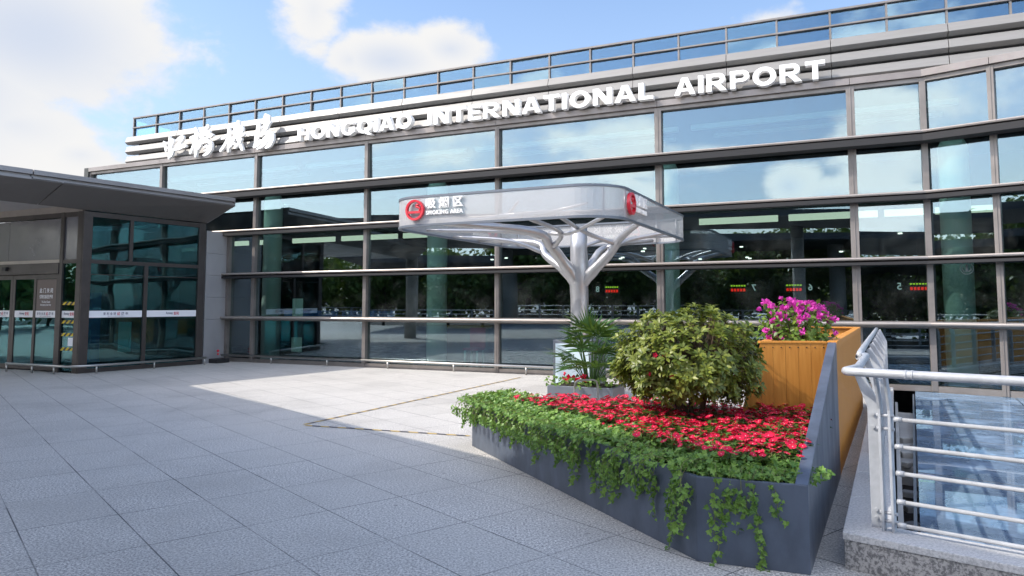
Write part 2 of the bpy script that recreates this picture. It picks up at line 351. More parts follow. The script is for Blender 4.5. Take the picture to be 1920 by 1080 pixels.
def root_of(o):
    while o.parent: o = o.parent
    return o
def thing(name, label, cat, loc, group=None, kind=None):
    o = bpy.data.objects.new(name, None); o.empty_display_size = .2; COL.objects.link(o); o.location = loc
    tag(o, label, cat, group, kind); return o
def tag(o, label=None, cat=None, group=None, kind=None):
    if label: o['label'] = label
    if cat: o['category'] = cat
    if group: o['group'] = group
    if kind: o['kind'] = kind
    return o
def obj(name, mb, mats, parent=None, bevel=0, label=None):
    """one mesh object; a part takes its root's origin, a top-level mesh gets its own base as origin"""
    if parent is not None: org = root_of(parent).location
    else:
        lo = [min(p[i] for p in mb.v) for i in range(3)]; hi = [max(p[i] for p in mb.v) for i in range(3)]
        org = Vector(((lo[0] + hi[0]) / 2, (lo[1] + hi[1]) / 2, lo[2]))
    o = bpy.data.objects.new(name, mb.mesh(name, mats, org, bevel)); COL.objects.link(o)
    if parent is not None: o.parent = parent
    else: o.location = org
    if label: o['label'] = label
    return o
def dup(t, loc, rotz, scale=1., label=None):
    r = t.copy(); COL.objects.link(r); r.location = loc; r.rotation_euler = (0, 0, rotz); r.scale = (scale,) * 3
    if label: r['label'] = label
    for ch in list(t.children):
        c = ch.copy(); COL.objects.link(c); c.parent = r
        for g in ch.children:
            d = g.copy(); COL.objects.link(d); d.parent = c
    return r

def text_mb(body, O, X, Z, h=None, wd=None, depth=.0, bold=.0, mi=0, spacing=1.0, align='LEFT', front=None):
    """lettering lying on the plane O, X (reading direction), Z (up); h = cap height, wd = full width; depth = thickness towards the reader"""
    c = bpy.data.curves.new('lettering', 'FONT'); c.body = body; c.offset = bold; c.space_character = spacing; c.resolution_u = 3
    c.extrude = .05 if depth else 0
    o = bpy.data.objects.new('lettering', c); COL.objects.link(o)
    me = bpy.data.meshes.new_from_object(o.evaluated_get(bpy.context.evaluated_depsgraph_get()))
    bpy.data.objects.remove(o); bpy.data.curves.remove(c)
    X = Vector(X); Z = Vector(Z); N = X.cross(Z); O = Vector(O)          # N points to the reader
    xs = [v.co.x for v in me.vertices]; ys = [v.co.y for v in me.vertices]
    x0, x1, y0, y1 = min(xs), max(xs), min(ys), max(ys)
    sy = h / (y1 - y0); sx = wd / (x1 - x0) if wd else sy
    ox = {'LEFT': 0, 'CENTER': -(x1 - x0) * sx / 2}[align]
    mb = MB()
    mb.add([O + X * ((v.co.x - x0) * sx + ox) + Z * ((v.co.y - y0) * sy) + N * ((v.co.z + .05) * depth / .1 if depth else 0) for v in me.vertices],
           [tuple(p.vertices) for p in me.polygons], mi)
    bpy.data.meshes.remove(me); return mb
def islands(mb):
    """split a builder into its connected pieces"""
    par = {}
    key = [tuple(round(c, 5) for c in p) for p in mb.v]
    def find(a):
        while par.setdefault(a, a) != a: par[a] = par[par[a]]; a = par[a]
        return a
    for f in mb.f:
        for i in f[1:]: par[find(key[i])] = find(key[f[0]])
    groups = {}
    for k, f in enumerate(mb.f): groups.setdefault(find(key[f[0]]), []).append(k)
    out = []
    for g in groups.values():
        m = MB(); idx = {}
        for k in g:
            nf = []
            for i in mb.f[k]:
                if i not in idx: idx[i] = len(m.v); m.v.append(mb.v[i])
                nf.append(idx[i])
            m.f.append(nf); m.m.append(0); m.sm.append(False)
        out.append(m)
    return out

UZ = Vector((0, 0, 1))
# terminal facade axes: s along the glass (to the right), b into the building
U = Vector((math.sin(R(65.3)), -math.cos(R(65.3)), 0)); N = Vector((math.cos(R(65.3)), math.sin(R(65.3)), 0)); P0 = Vector((-.342, 17.452, 0))
def P(s, b, z): return P0 + U * s + N * b + UZ * z
KS = 9.02; K = P0 + U * KS
U2 = Vector((math.sin(R(48.8)), -math.cos(R(48.8)), 0)); N2 = Vector((math.cos(R(48.8)), math.sin(R(48.8)), 0))
def Q(s, b, z): return K + U2 * s + N2 * b + UZ * z
def fbox(mb, fn, s0, s1, b0, b1, z0, z1, mi=0):
    return mb.hexa([fn(s0, b0, z0), fn(s1, b0, z0), fn(s1, b1, z0), fn(s0, b1, z0), fn(s0, b0, z1), fn(s1, b0, z1), fn(s1, b1, z1), fn(s0, b1, z1)], mi)

# ---------------------------------------------------------------- ground
g = MB(); g.add([(-900, -900, -.7), (900, -900, -.7), (900, 900, -.7), (-900, 900, -.7)], [(0, 1, 2, 3)])
tag(obj('ground', g, M['asphalt']), kind='structure')
# paving: everything except the light well behind the granite kerb
FD = Vector((.752, -.659, 0)); LD = Vector((.462, .887, 0)).normalized()
C0 = Vector((2.36, 4.62, 0))                    # inner corner of the well
def halfclip(poly, p, d):                       # keep the part left of the line p + t d
    out = []
    for i in range(len(poly)):
        a, b = poly[i], poly[(i + 1) % len(poly)]
        sa = d.x * (a.y - p.y) - d.y * (a.x - p.x); sb = d.x * (b.y - p.y) - d.y * (b.x - p.x)
        if sa >= 0: out.append(a)
        if sa * sb < 0: out.append(a + (b - a) * (sa / (sa - sb)))
    return out
big = [Vector(p) for p in ((-120, -70, 0), (120, -70, 0), (120, 120, 0), (-120, 120, 0))]
left = halfclip(big, C0, LD); right = halfclip(halfclip(big, C0, -LD), C0, -FD)
g = MB()
for poly in (left, right): g.add([(p.x, p.y, 0) for p in poly], [tuple(range(len(poly)))])
tag(obj('pavement', g, M['pave']), kind='structure')
g = MB(); g.add([P(-70, -62, .006), P(70, -62, .006), P(70, -27.5, .006), P(-70, -27.5, .006)], [(0, 1, 2, 3)])
tag(obj('road', g, M['asphalt']), kind='structure')

# ---------------------------------------------------------------- terminal building
T = thing('terminal_building', 'long glass airport terminal with bronze mullions and white louvre bands under a glazed top storey', 'building', P(-2, 0, 0))
ROWS = [0.02, 1.21, 2.44, 3.68, 4.80, 5.94]
COLS = [-14.8, -11.49, -7.66, -3.83, 0.0, 3.93, 7.77, KS]
COLS2 = [0, 1.11, 2.22, 3.33, 4.44, 5.55]
def pane(fn, s0, s1, z0, z1, m, name='window', b=.03):
    mb = MB(); j = [rnd.uniform(-.011, .011) for _ in range(3)]
    def cr(bb):
        return [fn(s0, b + bb + j[0], z0), fn(s1, b + bb + j[1], z0), fn(s1, b + bb + j[2], z1), fn(s0, b + bb + j[0] + j[2] - j[1], z1)]
    f, r = cr(0), cr(.014)
    mb.hexa([f[0], f[1], r[1], r[0], f[3], f[2], r[2], r[3]])
    return obj(name, mb, m, T)
LOWL = -8.62
for i in range(len(COLS) - 1):
    for k in range(5):
        s0, s1 = COLS[i], COLS[i + 1]
        if k < 3:
            if s1 <= LOWL: continue
            s0 = max(s0, LOWL)
        g_ = .05 if abs(s0) < 99 else 0
        pane(P, s0 + g_, s1 - g_, ROWS[k] + (.08 if k else .10), ROWS[k + 1] - .035, M['glass'])
for i in range(len(COLS2) - 1):
    for k in range(5): pane(Q, COLS2[i] + .045, COLS2[i + 1] - .045, ROWS[k] + (.08 if k else .10), ROWS[k + 1] - .035, M['glass'])
for i, s in enumerate(COLS):
    wdt = .15 if s in (3.93, 7.77) else .105
    mb = MB(); z0 = 0 if s > LOWL else 3.66
    fbox(mb, P, s - wdt / 2, s + wdt / 2, -.07, .12, z0, 5.93)
    if s in (3.93, 0.0, 7.77): fbox(mb, P, s - .012, s + .012, -.085, -.072, z0, 5.92)
    obj('mullion', mb, M['frame'], T, .006)
for s in COLS2[1:]:
    mb = MB(); fbox(mb, Q, s - .055, s + .055, -.07, .12, 0, 5.93); fbox(mb, Q, s - .01, s + .01, -.084, -.072, 0, 5.92); obj('mullion', mb, M['frame'], T, .006)
mb = MB(); fbox(mb, P, LOWL - .05, LOWL + .05, -.07, .12, 0, 3.66); obj('mullion', mb, M['frame'], T)
# transoms: a frame bar behind, and a projecting fin with a thin nose
def fin_profile(fn, d, th):
    o = fn(0, 0, 0); th_ = th
    return [fn(0, -.075, -th / 2) - o, fn(0, -.075, th / 2 + .01) - o, fn(0, -d, th / 2) - o, fn(0, -d - .012, th / 2 - .02) - o, fn(0, -d, th / 2 - .045) - o]
for k in range(1, 5):
    z = ROWS[k]; d = (.30, .30, .30, .42)[k - 1]; lo = LOWL - .32 if k < 3 else -14.8
    mb = MB(); lo2 = LOWL if k < 3 else -14.8
    fbox(mb, P, lo2, KS, -.06, .10, z - .04, z + .085 if k < 4 else z + .07); fbox(mb, Q, 0.003, 6, -.058, .10, z - .042, z + .083); obj('transom', mb, M['frame'], T)
    mb = MB(); th = .085
    th = .06 if k > 2 else .085; mb.extrude(fin_profile(P, d, th), P(lo, 0, z + .02), P(KS, 0, z + .02)); mb.extrude(fin_profile(Q, d, th), Q(-.05, 0, z + .0215), Q(6, 0, z + .0215))
    obj('transom_fin', mb, M['fin'], T)
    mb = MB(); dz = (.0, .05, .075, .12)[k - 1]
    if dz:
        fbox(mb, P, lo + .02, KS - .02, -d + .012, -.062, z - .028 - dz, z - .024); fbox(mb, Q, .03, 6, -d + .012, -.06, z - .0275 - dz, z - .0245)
        obj('fin_shade_strip', mb, M['dark'], T)  # black strip stands in for the shade under the fin
mb = MB(); fbox(mb, P, -14.8, KS, -.06, .10, 5.86, 5.94); fbox(mb, Q, .003, 6, -.058, .10, 5.862, 5.942); obj('transom', mb, M['frame'], T)
mb = MB(); fbox(mb, P, LOWL, KS, -.05, .10, 0, .10); fbox(mb, Q, .003, 6, -.048, .10, -.3, .102); obj('plinth', mb, M['frame'], T)
mb = MB()
fbox(mb, P, -14.8, -11.5, -.12, .3, 5.945, 6.075)
for a, b in ((-11.494, -7.664), (-7.656, -3.834), (-3.826, -.004), (.004, 3.926), (3.934, 7.766), (7.774, KS)): fbox(mb, P, a, b, -.12, .3, 5.945, 6.075)
for i in range(5): fbox(mb, Q, COLS2[i] + .004, COLS2[i + 1] - .004, -.118, .3, 5.946, 6.079)
obj('header', mb, M['header'], T, .004)
# louvre bands in panels
MS = 1.022; SL = -12.99
for kb, zb in enumerate((6.745, 6.43, 6.115)):
    mb = MB(); e = [SL - .24 + (.02 * kb)] + [SL + MS * 2 * k for k in range(1, 14)]
    for a, b in zip(e[:-1], e[1:]):
        o = P(0, 0, 0)
        pr = [P(0, -.035, .035) - o, P(0, .03, .215) - o, P(0, .30, .215) - o, P(0, .30, -.005) - o, P(0, .07, -.035) - o, P(0, -.02, .022) - o]
        mb.extrude(pr, P(a + .006, 0, zb), P(b - .006, 0, zb))
    obj('louvre_band', mb, M['louvre'], T, .003)
mb = MB(); fbox(mb, P, SL, 15, .30, .42, 6.08, 6.92); obj('louvre_backing', mb, M['grey'], T)
# glazed top storey
TZ = (6.945, 7.25, 7.555)
nT = 26
for k in range(nT):
    for r in range(2): pane(P, SL + MS * k + .022, SL + MS * (k + 1) - .022, TZ[r] + .02, TZ[r + 1] - .02, M['glass_top'], 'clerestory_window', .11)
for k in range(nT + 1):
    mb = MB(); s = SL + MS * k; fbox(mb, P, s - .019, s + .019, .07, .16, 6.93, 7.56); obj('clerestory_mullion', mb, M['frame'], T)
for z, h in ((7.25, .016), (7.57, .02)):
    mb = MB(); fbox(mb, P, SL - .02, SL + MS * nT, .05, .17, z - h, z + h); obj('clerestory_rail', mb, M['frame'], T)
mb = MB(); fbox(mb, P, SL, 16, .2, 12, 7.5, 7.6); obj('roof', mb, M['ceil'], T)
mb = MB(); fbox(mb, P, SL, 16, .43, 12, 6.85, 6.93); obj('upper_floor', mb, M['ceil'], T)
for s in (-8.3, -4.9, -1.2, 2.6, 6.3, 9.9, 11.3):           # diagonal braces seen through the top glazing
    mb = MB(); mb.tube([P(s, 1.0, 6.93), P(s + (1.6 if int(s * 10) % 2 else -1.6), 1.0, 7.5)], .045, 8); obj('brace', mb, M['louvre'], T)
mb = MB(); fbox(mb, P, SL, 16, 3.2, 3.3, 6.93, 7.5); obj('upper_partition', mb, M['hall_wall'], T)
for k in range(3):
    mb = MB(); fbox(mb, P, SL + .1, 15, .5 + k * .9, .62 + k * .9, 7.40, 7.47); obj('ceiling_beam', mb, M['louvre'], T)
# hall inside
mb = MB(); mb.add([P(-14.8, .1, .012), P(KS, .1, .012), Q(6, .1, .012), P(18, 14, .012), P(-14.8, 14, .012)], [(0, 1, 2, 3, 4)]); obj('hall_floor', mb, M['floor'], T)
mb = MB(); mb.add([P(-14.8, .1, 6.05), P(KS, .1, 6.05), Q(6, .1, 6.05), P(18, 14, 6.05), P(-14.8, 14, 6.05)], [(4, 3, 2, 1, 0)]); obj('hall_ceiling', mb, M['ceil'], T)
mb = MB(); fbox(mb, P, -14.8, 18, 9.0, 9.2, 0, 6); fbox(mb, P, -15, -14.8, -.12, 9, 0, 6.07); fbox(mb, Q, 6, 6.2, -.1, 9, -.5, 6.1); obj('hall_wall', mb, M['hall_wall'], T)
mb = MB(); fbox(mb, P, -14.7, 15, 1.3, 8.9, 3.72, 3.95); obj('mezzanine_slab', mb, M['hall_wall'], T)
for s in (-13.7, -8.0, -2.3, 3.85, 9.6):
    mb = MB(); mb.tube([P(s, 1.05, .02), P(s, 1.05, 4.75), P(s, 1.05, 4.9), P(s, 1.05, 5.0)], [.27, .27, .2, .06], 24); obj('column', mb, M['col'], T)
for a, b in ((-9.76, -9.16), (-8.77, -8.36), (-7.4, -5.85), (-5.6, -3.7), (-3.5, -2.6), (4.55, 6.26), (6.48, 8.23), (8.35, 9.07), (9.27, 10.4)):
    mb = MB(); fbox(mb, P, a, b, 1.22, 1.28, 3.44, 3.58); obj('ceiling_light', mb, M['lightbox'], T)
for s0 in (-12, -6.5, -1, 4.5):                           # pale bulkhead strips behind the upper glass
    mb = MB(); fbox(mb, P, s0, s0 + 5.2, .7, .8, 5.55, 5.66); fbox(mb, P, s0 + .4, s0 + 5.0, 1.4, 1.5, 5.5, 5.57); obj('bulkhead', mb, M['trough'], T)
for i in range(22):
    mb = MB(); c = P(-7 + rnd.random() * 17, 2 + rnd.random() * 5.5, 3.0 + rnd.choice((0, .35)))
    mb.tube([c, c + UZ * .03], .05, 10); obj('downlight', mb, M['lamp'], T)
# grey return wall between glass and vestibule
W0 = P(-8.85, -4.3, 0); W1 = P(-8.45, -1.1, 0); WD = (W1 - W0).normalized(); WN = Vector((WD.y, -WD.x, 0)); WL = (W1 - W0).length
def V(t, o, z): return W0 + WD * t + WN * o + UZ * z       # vestibule side wall: t to the back, o outwards
mb = MB()
for z0, z1 in ((0, 1.2), (1.206, 1.82), (1.826, 2.43), (2.436, 3.04), (3.046, 3.66)):
    mb.hexa([V(WL + .1, -.02, z0), P(LOWL - .06, -.05, z0), P(LOWL - .4, -.05, z0), V(WL + .1, -.4, z0), V(WL + .1, -.02, z1), P(LOWL - .06, -.05, z1), P(LOWL - .4, -.05, z1), V(WL + .1, -.4, z1)])
obj('grey_wall', mb, M['grey'], T, .003)
# coffee shop roundel on the glass
mb = MB(); c = Q(.60, -.002, 2.27)
ring = [c + U2 * (math.cos(a) * .105) + UZ * (math.sin(a) * .105) for a in [2 * math.pi * k / 28 for k in range(29)]]
mb.tube(ring, .007, 6)
for sx in (-1, 1): mb.tube([c + U2 * sx * .025 - UZ * .065, c + U2 * sx * .068 - UZ * .025, c + U2 * sx * .06 + UZ * .045], [.014, .012, .005], 6)
mb.tube([c - UZ * .06, c + UZ * .005, c + UZ * .04], [.024, .02, .022], 8); mb.tube([c + UZ * .045, c + UZ * .08], [.026, .008], 5)
obj('window_roundel', mb, M['roundel'], T)

# hall fittings seen through the glass
for body, s, s0 in (('8', 1.86, 2.02), ('7', 5.62, 5.08), ('6', 6.83, 6.30), ('5', 8.60, 8.78)):
    flip = -1 if body != '8' else 1
    t = thing('gate_sign', {'8': 'gate number 8 beside its red and green display, right of the shelter trunk', '7': 'mirrored gate number 7 left of its red and green display behind the glass', '6': 'mirrored gate number 6 right of its red and green display behind the glass', '5': 'mirrored gate number 5 left of its red and green display near the right-hand mullion'}[body], 'sign', P(s, 2.0, 1.9))
    o = text_mb(body, P(s - flip * .06, 1.99, 1.93), U * flip, UZ, h=.15, bold=.02); obj('numeral', o, M['numeral'], t)
    mb = MB(); fbox(mb, P, s0, s0 + .40, 2.0, 2.05, 1.88, 2.09); obj('display_case', mb, M['black'], t)
    mb = MB()
    for k in range(6): fbox(mb, P, s0 + .035 + k * .058, s0 + .075 + k * .058, 1.985, 1.995, 2.035, 2.068)
    obj('green_characters', mb, M['led_green'], t)
    mb = MB()
    for k in range(5): fbox(mb, P, s0 + .04 + k * .068, s0 + .088 + k * .068, 1.985, 1.995, 1.92, 1.985)
    obj('red_characters', mb, M['led_red'], t)
    mb = MB(); mb.tube([P(s0 + .2, 2.02, 2.09), P(s0 + .2, 2.02, 2.95)], .012, 6); obj('hanger', mb, M['black'], t)
def tag_box(name, mb, m, label, cat, **kw): return tag(obj(name, mb, m, None, **kw), label, cat)
mb = MB(); fbox(mb, P, -6.35, -5.99, .10, .115, 1.22, 1.78); fbox(mb, P, -6.36, -6.0, .10, .115, .32, .72)
tag_box('paper_notice', mb, M['paper'], 'pale paper notices taped inside the glass beside the green column', 'notice')
for a, b, lab in ((-7.9, -5.9, 'left blue banner strip inside the hall glass'), (-5.75, -3.95, 'right blue banner strip inside the hall glass')):
    mb = MB(); fbox(mb, P, a, b, 1.5, 1.53, 1.26, 1.44); tag_box('banner_strip', mb, M['blue'], lab, 'banner')
t = thing('service_counter', 'amber topped counter on dark legs inside the hall', 'counter', P(-2.2, 2.4, 0))
mb = MB(); fbox(mb, P, -3.1, -1.5, 2.2, 2.8, .95, 1.02); obj('counter_top', mb, M['amber'], t, .01)
mb = MB(); fbox(mb, P, -3.0, -1.6, 2.35, 2.7, 0.02, .95); obj('counter_body', mb, M['brown'], t)
t = thing('waiting_chair', 'red seat on green posts inside the hall', 'seat', P(-1.55, 1.2, 0))
mb = MB(); fbox(mb, P, -1.6, -1.15, 1.2, 1.6, .42, .48); obj('seat', mb, M['rprint'], t, .01)
mb = MB(); fbox(mb, P, -1.6, -1.15, 1.6, 1.65, .48, 1.0); obj('backrest', mb, M['rprint'], t, .01)
for s, b in ((-1.55, 1.25), (-1.2, 1.25), (-1.55, 1.6), (-1.2, 1.6)):
    mb = MB(); mb.tube([P(s, b, .02), P(s, b, .42)], .03, 8); obj('leg', mb, M['col'], t)

# ---------------------------------------------------------------- airport lettering
S = thing('airport_name_sign', 'raised white HONGQIAO INTERNATIONAL AIRPORT letters standing along the top of the glass wall', 'sign', P(0, -.2, 6.07))
def arc(cx, cy, rx, ry, a0, a1, n=14): return [(cx + rx * math.cos(R(a0 + (a1 - a0) * k / n)), cy + ry * math.sin(R(a0 + (a1 - a0) * k / n))) for k in range(n + 1)]
TS, TB = .25, .205                                       # stem and bar widths, cap height 1
GLY = {
 'H': (.95, [[(0, 0), (TS, 0), (TS, .39), (.95 - TS, .39), (.95 - TS, 0), (.95, 0), (.95, 1), (.95 - TS, 1), (.95 - TS, .61), (TS, .61), (TS, 1), (0, 1)]]),
 'I': (TS, [[(0, 0), (TS, 0), (TS, 1), (0, 1)]]),
 'N': (.97, [[(0, 0), (TS - .01, 0), (TS - .01, .60), (.66, 0), (.97, 0), (.97, 1), (.98 - TS, 1), (.98 - TS, .40), (.31, 1), (0, 1)]]),
 'T': (.88, [[(.44 - TS / 2, 0), (.44 + TS / 2, 0), (.44 + TS / 2, 1 - TB), (.88, 1 - TB), (.88, 1), (0, 1), (0, 1 - TB), (.44 - TS / 2, 1 - TB)]]),
 'E': (.76, [[(0, 0), (.76, 0), (.76, TB), (TS, TB), (TS, .40), (.70, .40), (.70, .60), (TS, .60), (TS, 1 - TB), (.74, 1 - TB), (.74, 1), (0, 1)]]),
 'L': (.72, [[(0, 0), (.72, 0), (.72, TB), (TS, TB), (TS, 1), (0, 1)]]),
 'A': (1.06, [[(0, 0), (.27, 0), (.335, .19), (.725, .19), (.79, 0), (1.06, 0), (.68, 1), (.38, 1)], [(.40, .37), (.66, .37), (.53, .76)]]),
 'O': (1.10, [arc(.55, .5, .55, .52, 0, 350, 35), arc(.55, .5, .285, .315, 0, 350, 35)]),
 'Q': (1.12, [arc(.55, .5, .55, .52, 0, 278, 28) + [(.64, -.02), (.88, -.17), (1.10, -.14), (.86, .055)] + arc(.55, .5, .55, .52, 306, 350, 6), arc(.55, .5, .285, .315, 0, 350, 35)]),
 'G': (1.06, [arc(.55, .5, .55, .52, 38, 318, 30) + [(1.04, .17), (1.04, .55), (.60, .55), (.60, .365), (.79, .365), (.79, .26)] + arc(.55, .5, .285, .315, 312, 50, 22)]),
 'R': (1.0, [[(0, 0), (TS, 0), (TS, .37), (.36, .37), (.68, 0), (1.0, 0), (.66, .41)] + arc(.60, .69, .32, .31, -60, 90, 12) + [(0, 1)], [(TS, .57)] + arc(.56, .69, .11, .12, -90, 90, 10) + [(TS, .81)]]),
 'P': (.92, [[(0, 0), (TS, 0), (TS, .35)] + arc(.58, .675, .34, .325, -90, 90, 16) + [(0, 1)], [(TS, .55)] + arc(.56, .675, .115, .125, -90, 90, 10) + [(TS, .80)]])}
def glyph(ch, O, sx, sy, depth):
    c = bpy.data.curves.new('letter', 'CURVE'); c.dimensions = '2D'; c.fill_mode = 'BOTH'; c.extrude = .5
    for cont in GLY[ch][1]:
        sp = c.splines.new('POLY'); sp.points.add(len(cont) - 1); sp.use_cyclic_u = True
        for k, q in enumerate(cont): sp.points[k].co = (q[0], q[1], 0, 1)
    o = bpy.data.objects.new('letter', c); COL.objects.link(o)
    me = bpy.data.meshes.new_from_object(o.evaluated_get(bpy.context.evaluated_depsgraph_get()))
    bpy.data.objects.remove(o); bpy.data.curves.remove(c); mb = MB()
    mb.add([O + U * (v.co.x * sx) + UZ * (v.co.y * sy) - N * ((v.co.z + .5) * depth) for v in me.vertices], [tuple(p.vertices) for p in me.polygons])
    bpy.data.meshes.remove(me); return mb
for body, s0, s1 in (('HONGQIAO', -5.93, -2.27), ('INTERNATIONAL', -1.80, 3.90), ('AIRPORT', 4.36, 7.34)):
    gap = .16; tot = sum(GLY[c][0] for c in body) + gap * (len(body) - 1); sx = (s1 - s0) / tot; x = s0
    for c in body:
        obj('letter', glyph(c, P(x, -.17, 6.075), sx, .375, .16), M['letter'], S); x += (GLY[c][0] + gap) * sx
for s in [(-5.7 + k * .42) for k in range(31)]:
    if -2.2 < s < -1.85 or 3.9 < s < 4.4: continue
    mb = MB(); mb.tube([P(s, -.2, 6.12), P(s, .0, 6.12)], .012, 6); obj('bracket', mb, M['header'], S)
# brush-written characters, traced as strokes in sign units (1 unit = 1/100 m); width per point
S2 = thing('calligraphy_sign', 'four raised white brush-written Chinese characters at the left end of the terminal name', 'sign', P(-9.1, -.2, 6.05))
CH = {'a': [[(78, 640, 18), (100, 690, 30), (108, 765, 22)], [(100, 668, 16), (150, 655, 22), (205, 612, 30), (208, 640, 26), (185, 690, 20)],
            [(108, 745, 16), (160, 715, 24), (190, 700, 18)], [(160, 568, 16), (165, 640, 34), (170, 730, 32), (165, 800, 36), (150, 872, 20)], [(190, 740, 16), (205, 775, 30), (190, 830, 22), (150, 868, 14)],
            [(255, 622, 16), (300, 590, 30), (345, 572, 34), (335, 605, 34), (290, 668, 34), (240, 740, 36)], [(225, 745, 26), (290, 730, 40), (340, 700, 44), (385, 700, 26)]],
      'b': [[(515, 455, 30), (530, 520, 44), (528, 640, 40), (522, 760, 42), (515, 842, 24)], [(445, 585, 20), (500, 570, 30), (565, 535, 24)], [(520, 600, 22), (490, 690, 30), (448, 800, 22)], [(535, 610, 20), (560, 660, 24)],
            [(690, 425, 38), (660, 470, 34), (600, 512, 22)], [(580, 570, 20), (640, 530, 32), (715, 500, 24)], [(655, 500, 20), (620, 590, 32), (545, 705, 24)], [(660, 540, 22), (720, 560, 40), (760, 545, 22)],
            [(610, 620, 20), (590, 690, 26), (560, 745, 18)], [(620, 655, 20), (690, 625, 34), (735, 660, 40), (735, 740, 38), (690, 800, 36), (635, 830, 18)], [(640, 720, 16), (690, 690, 24), (690, 745, 20), (650, 765, 14)], [(600, 640, 18), (660, 605, 26), (690, 590, 18)]],
      'c': [[(975, 445, 22), (985, 540, 42), (980, 660, 40), (968, 775, 22)], [(880, 598, 20), (940, 565, 32), (1005, 528, 24)], [(965, 590, 20), (920, 690, 30), (865, 765, 26)], [(995, 610, 18), (1020, 650, 22)],
            [(1110, 362, 30), (1105, 460, 44), (1108, 560, 40), (1125, 660, 40), (1168, 752, 26)], [(1050, 425, 20), (1065, 470, 24), (1035, 520, 20)], [(1040, 520, 18), (1075, 545, 22)], [(1160, 430, 22), (1175, 475, 26), (1140, 520, 20)], [(1150, 520, 18), (1190, 545, 24)],
            [(1010, 600, 20), (1090, 580, 28), (1190, 545, 22)], [(1060, 600, 20), (1030, 670, 30), (978, 730, 24)], [(1045, 650, 18), (1090, 700, 24)], [(1160, 600, 20), (1130, 660, 30), (1070, 725, 22)]],
      'd': [[(1385, 375, 26), (1385, 470, 44), (1360, 590, 44), (1340, 705, 28)], [(1285, 545, 18), (1345, 525, 30), (1400, 490, 22)], [(1325, 712, 22), (1370, 690, 30), (1425, 620, 20)],
            [(1490, 268, 26), (1475, 330, 34), (1465, 385, 24)], [(1490, 275, 22), (1530, 295, 36), (1520, 350, 34), (1480, 395, 20)], [(1470, 335, 16), (1520, 325, 18)],
            [(1445, 445, 20), (1500, 410, 36), (1545, 370, 30)], [(1535, 385, 26), (1495, 460, 32), (1425, 560, 24)], [(1470, 535, 20), (1530, 510, 34), (1580, 540, 44), (1580, 620, 44), (1545, 690, 40), (1495, 722, 22)], [(1520, 540, 18), (1470, 610, 28), (1405, 675, 22)], [(1545, 570, 18), (1500, 650, 28), (1430, 720, 22)], [(1420, 720, 22), (1380, 742, 16)]]}
def char_pt(x, y):                                   # trace grid -> sign plane (the grid follows the sign's own slope)
    px, py = 300 + x / 7.385, 180 + y / 7.385
    a, b, p = (px - 960) / 1366, -(py - 468) / 1366, R(4.36)
    r = Vector((a, math.cos(p) - b * math.sin(p), math.sin(p) + b * math.cos(p))); o = Vector((0, 0, 1.6))
    tt = (P(0, -.2, 0) - o).dot(N) / r.dot(N); q = o + r * tt - P0; return q.dot(U), q.z
for ch in 'abcd':
    mb = MB()
    for si, st in enumerate(CH[ch]):
        # resample the stroke into a smooth brush outline
        pts = []
        for i in range(len(st) - 1):
            for k in range(6):
                f = k / 6; pts.append([st[i][j] * (1 - f) + st[i + 1][j] * f for j in range(3)])
        pts.append(list(st[-1]))
        for _ in range(3): pts = [pts[0]] + [[(pts[i - 1][j] + 2 * pts[i][j] + pts[i + 1][j]) / 4 for j in range(3)] for i in range(1, len(pts) - 1)] + [pts[-1]]
        sp = [char_pt(q[0], q[1]) for q in pts]; wd = [q[2] * .0016 * (1.0 if q[2] > 20 else .9) * 1.03 for q in pts]
        L, Rr = [], []
        for i in range(len(sp)):
            a, b = sp[max(0, i - 1)], sp[min(len(sp) - 1, i + 1)]; dx, dz = b[0] - a[0], b[1] - a[1]; l = math.hypot(dx, dz) or 1
            L.append((sp[i][0] - dz / l * wd[i], sp[i][1] + dx / l * wd[i])); Rr.append((sp[i][0] + dz / l * wd[i], sp[i][1] - dx / l * wd[i]))
        def capp(i, sgn):
            a, b = (sp[0], sp[1]) if i == 0 else (sp[-2], sp[-1]); dx, dz = b[0] - a[0], b[1] - a[1]; l = math.hypot(dx, dz) or 1
            c = sp[i]; return [(c[0] + sgn * dx / l * wd[i] * math.cos(q) * .8 - dz / l * wd[i] * math.sin(q), c[1] + sgn * dz / l * wd[i] * math.cos(q) * .8 + dx / l * wd[i] * math.sin(q)) for q in (.9, .45, 0, -.45, -.9)]
        out = L + capp(-1, 1) + Rr[::-1] + capp(0, -1)[::-1]
        b0 = -.2 - .0022 * si; n = len(L)
        f = [P(q[0], b0 - .08, q[1]) for q in out]; r = [P(q[0], b0, q[1]) for q in out]; m = len(out)
        fs = [(i, i + 1, m - 1 - 5 - (i + 1), m - 1 - 5 - i) for i in range(n - 1)]
        fs = [tuple(f_) for f_ in fs] + [(n - 1,) + tuple(range(n, n + 5)) + (n + 5,), (0, 2 * n + 4) + tuple(range(2 * n + 5, m))]
        mb.add(f + r, [t_[::-1] for t_ in fs] + [tuple(i + m for i in t_) for t_ in fs] + [(i, (i + 1) % m, m + (i + 1) % m, m + i) for i in range(m)])
    obj('character', mb, M['letter'], S2)

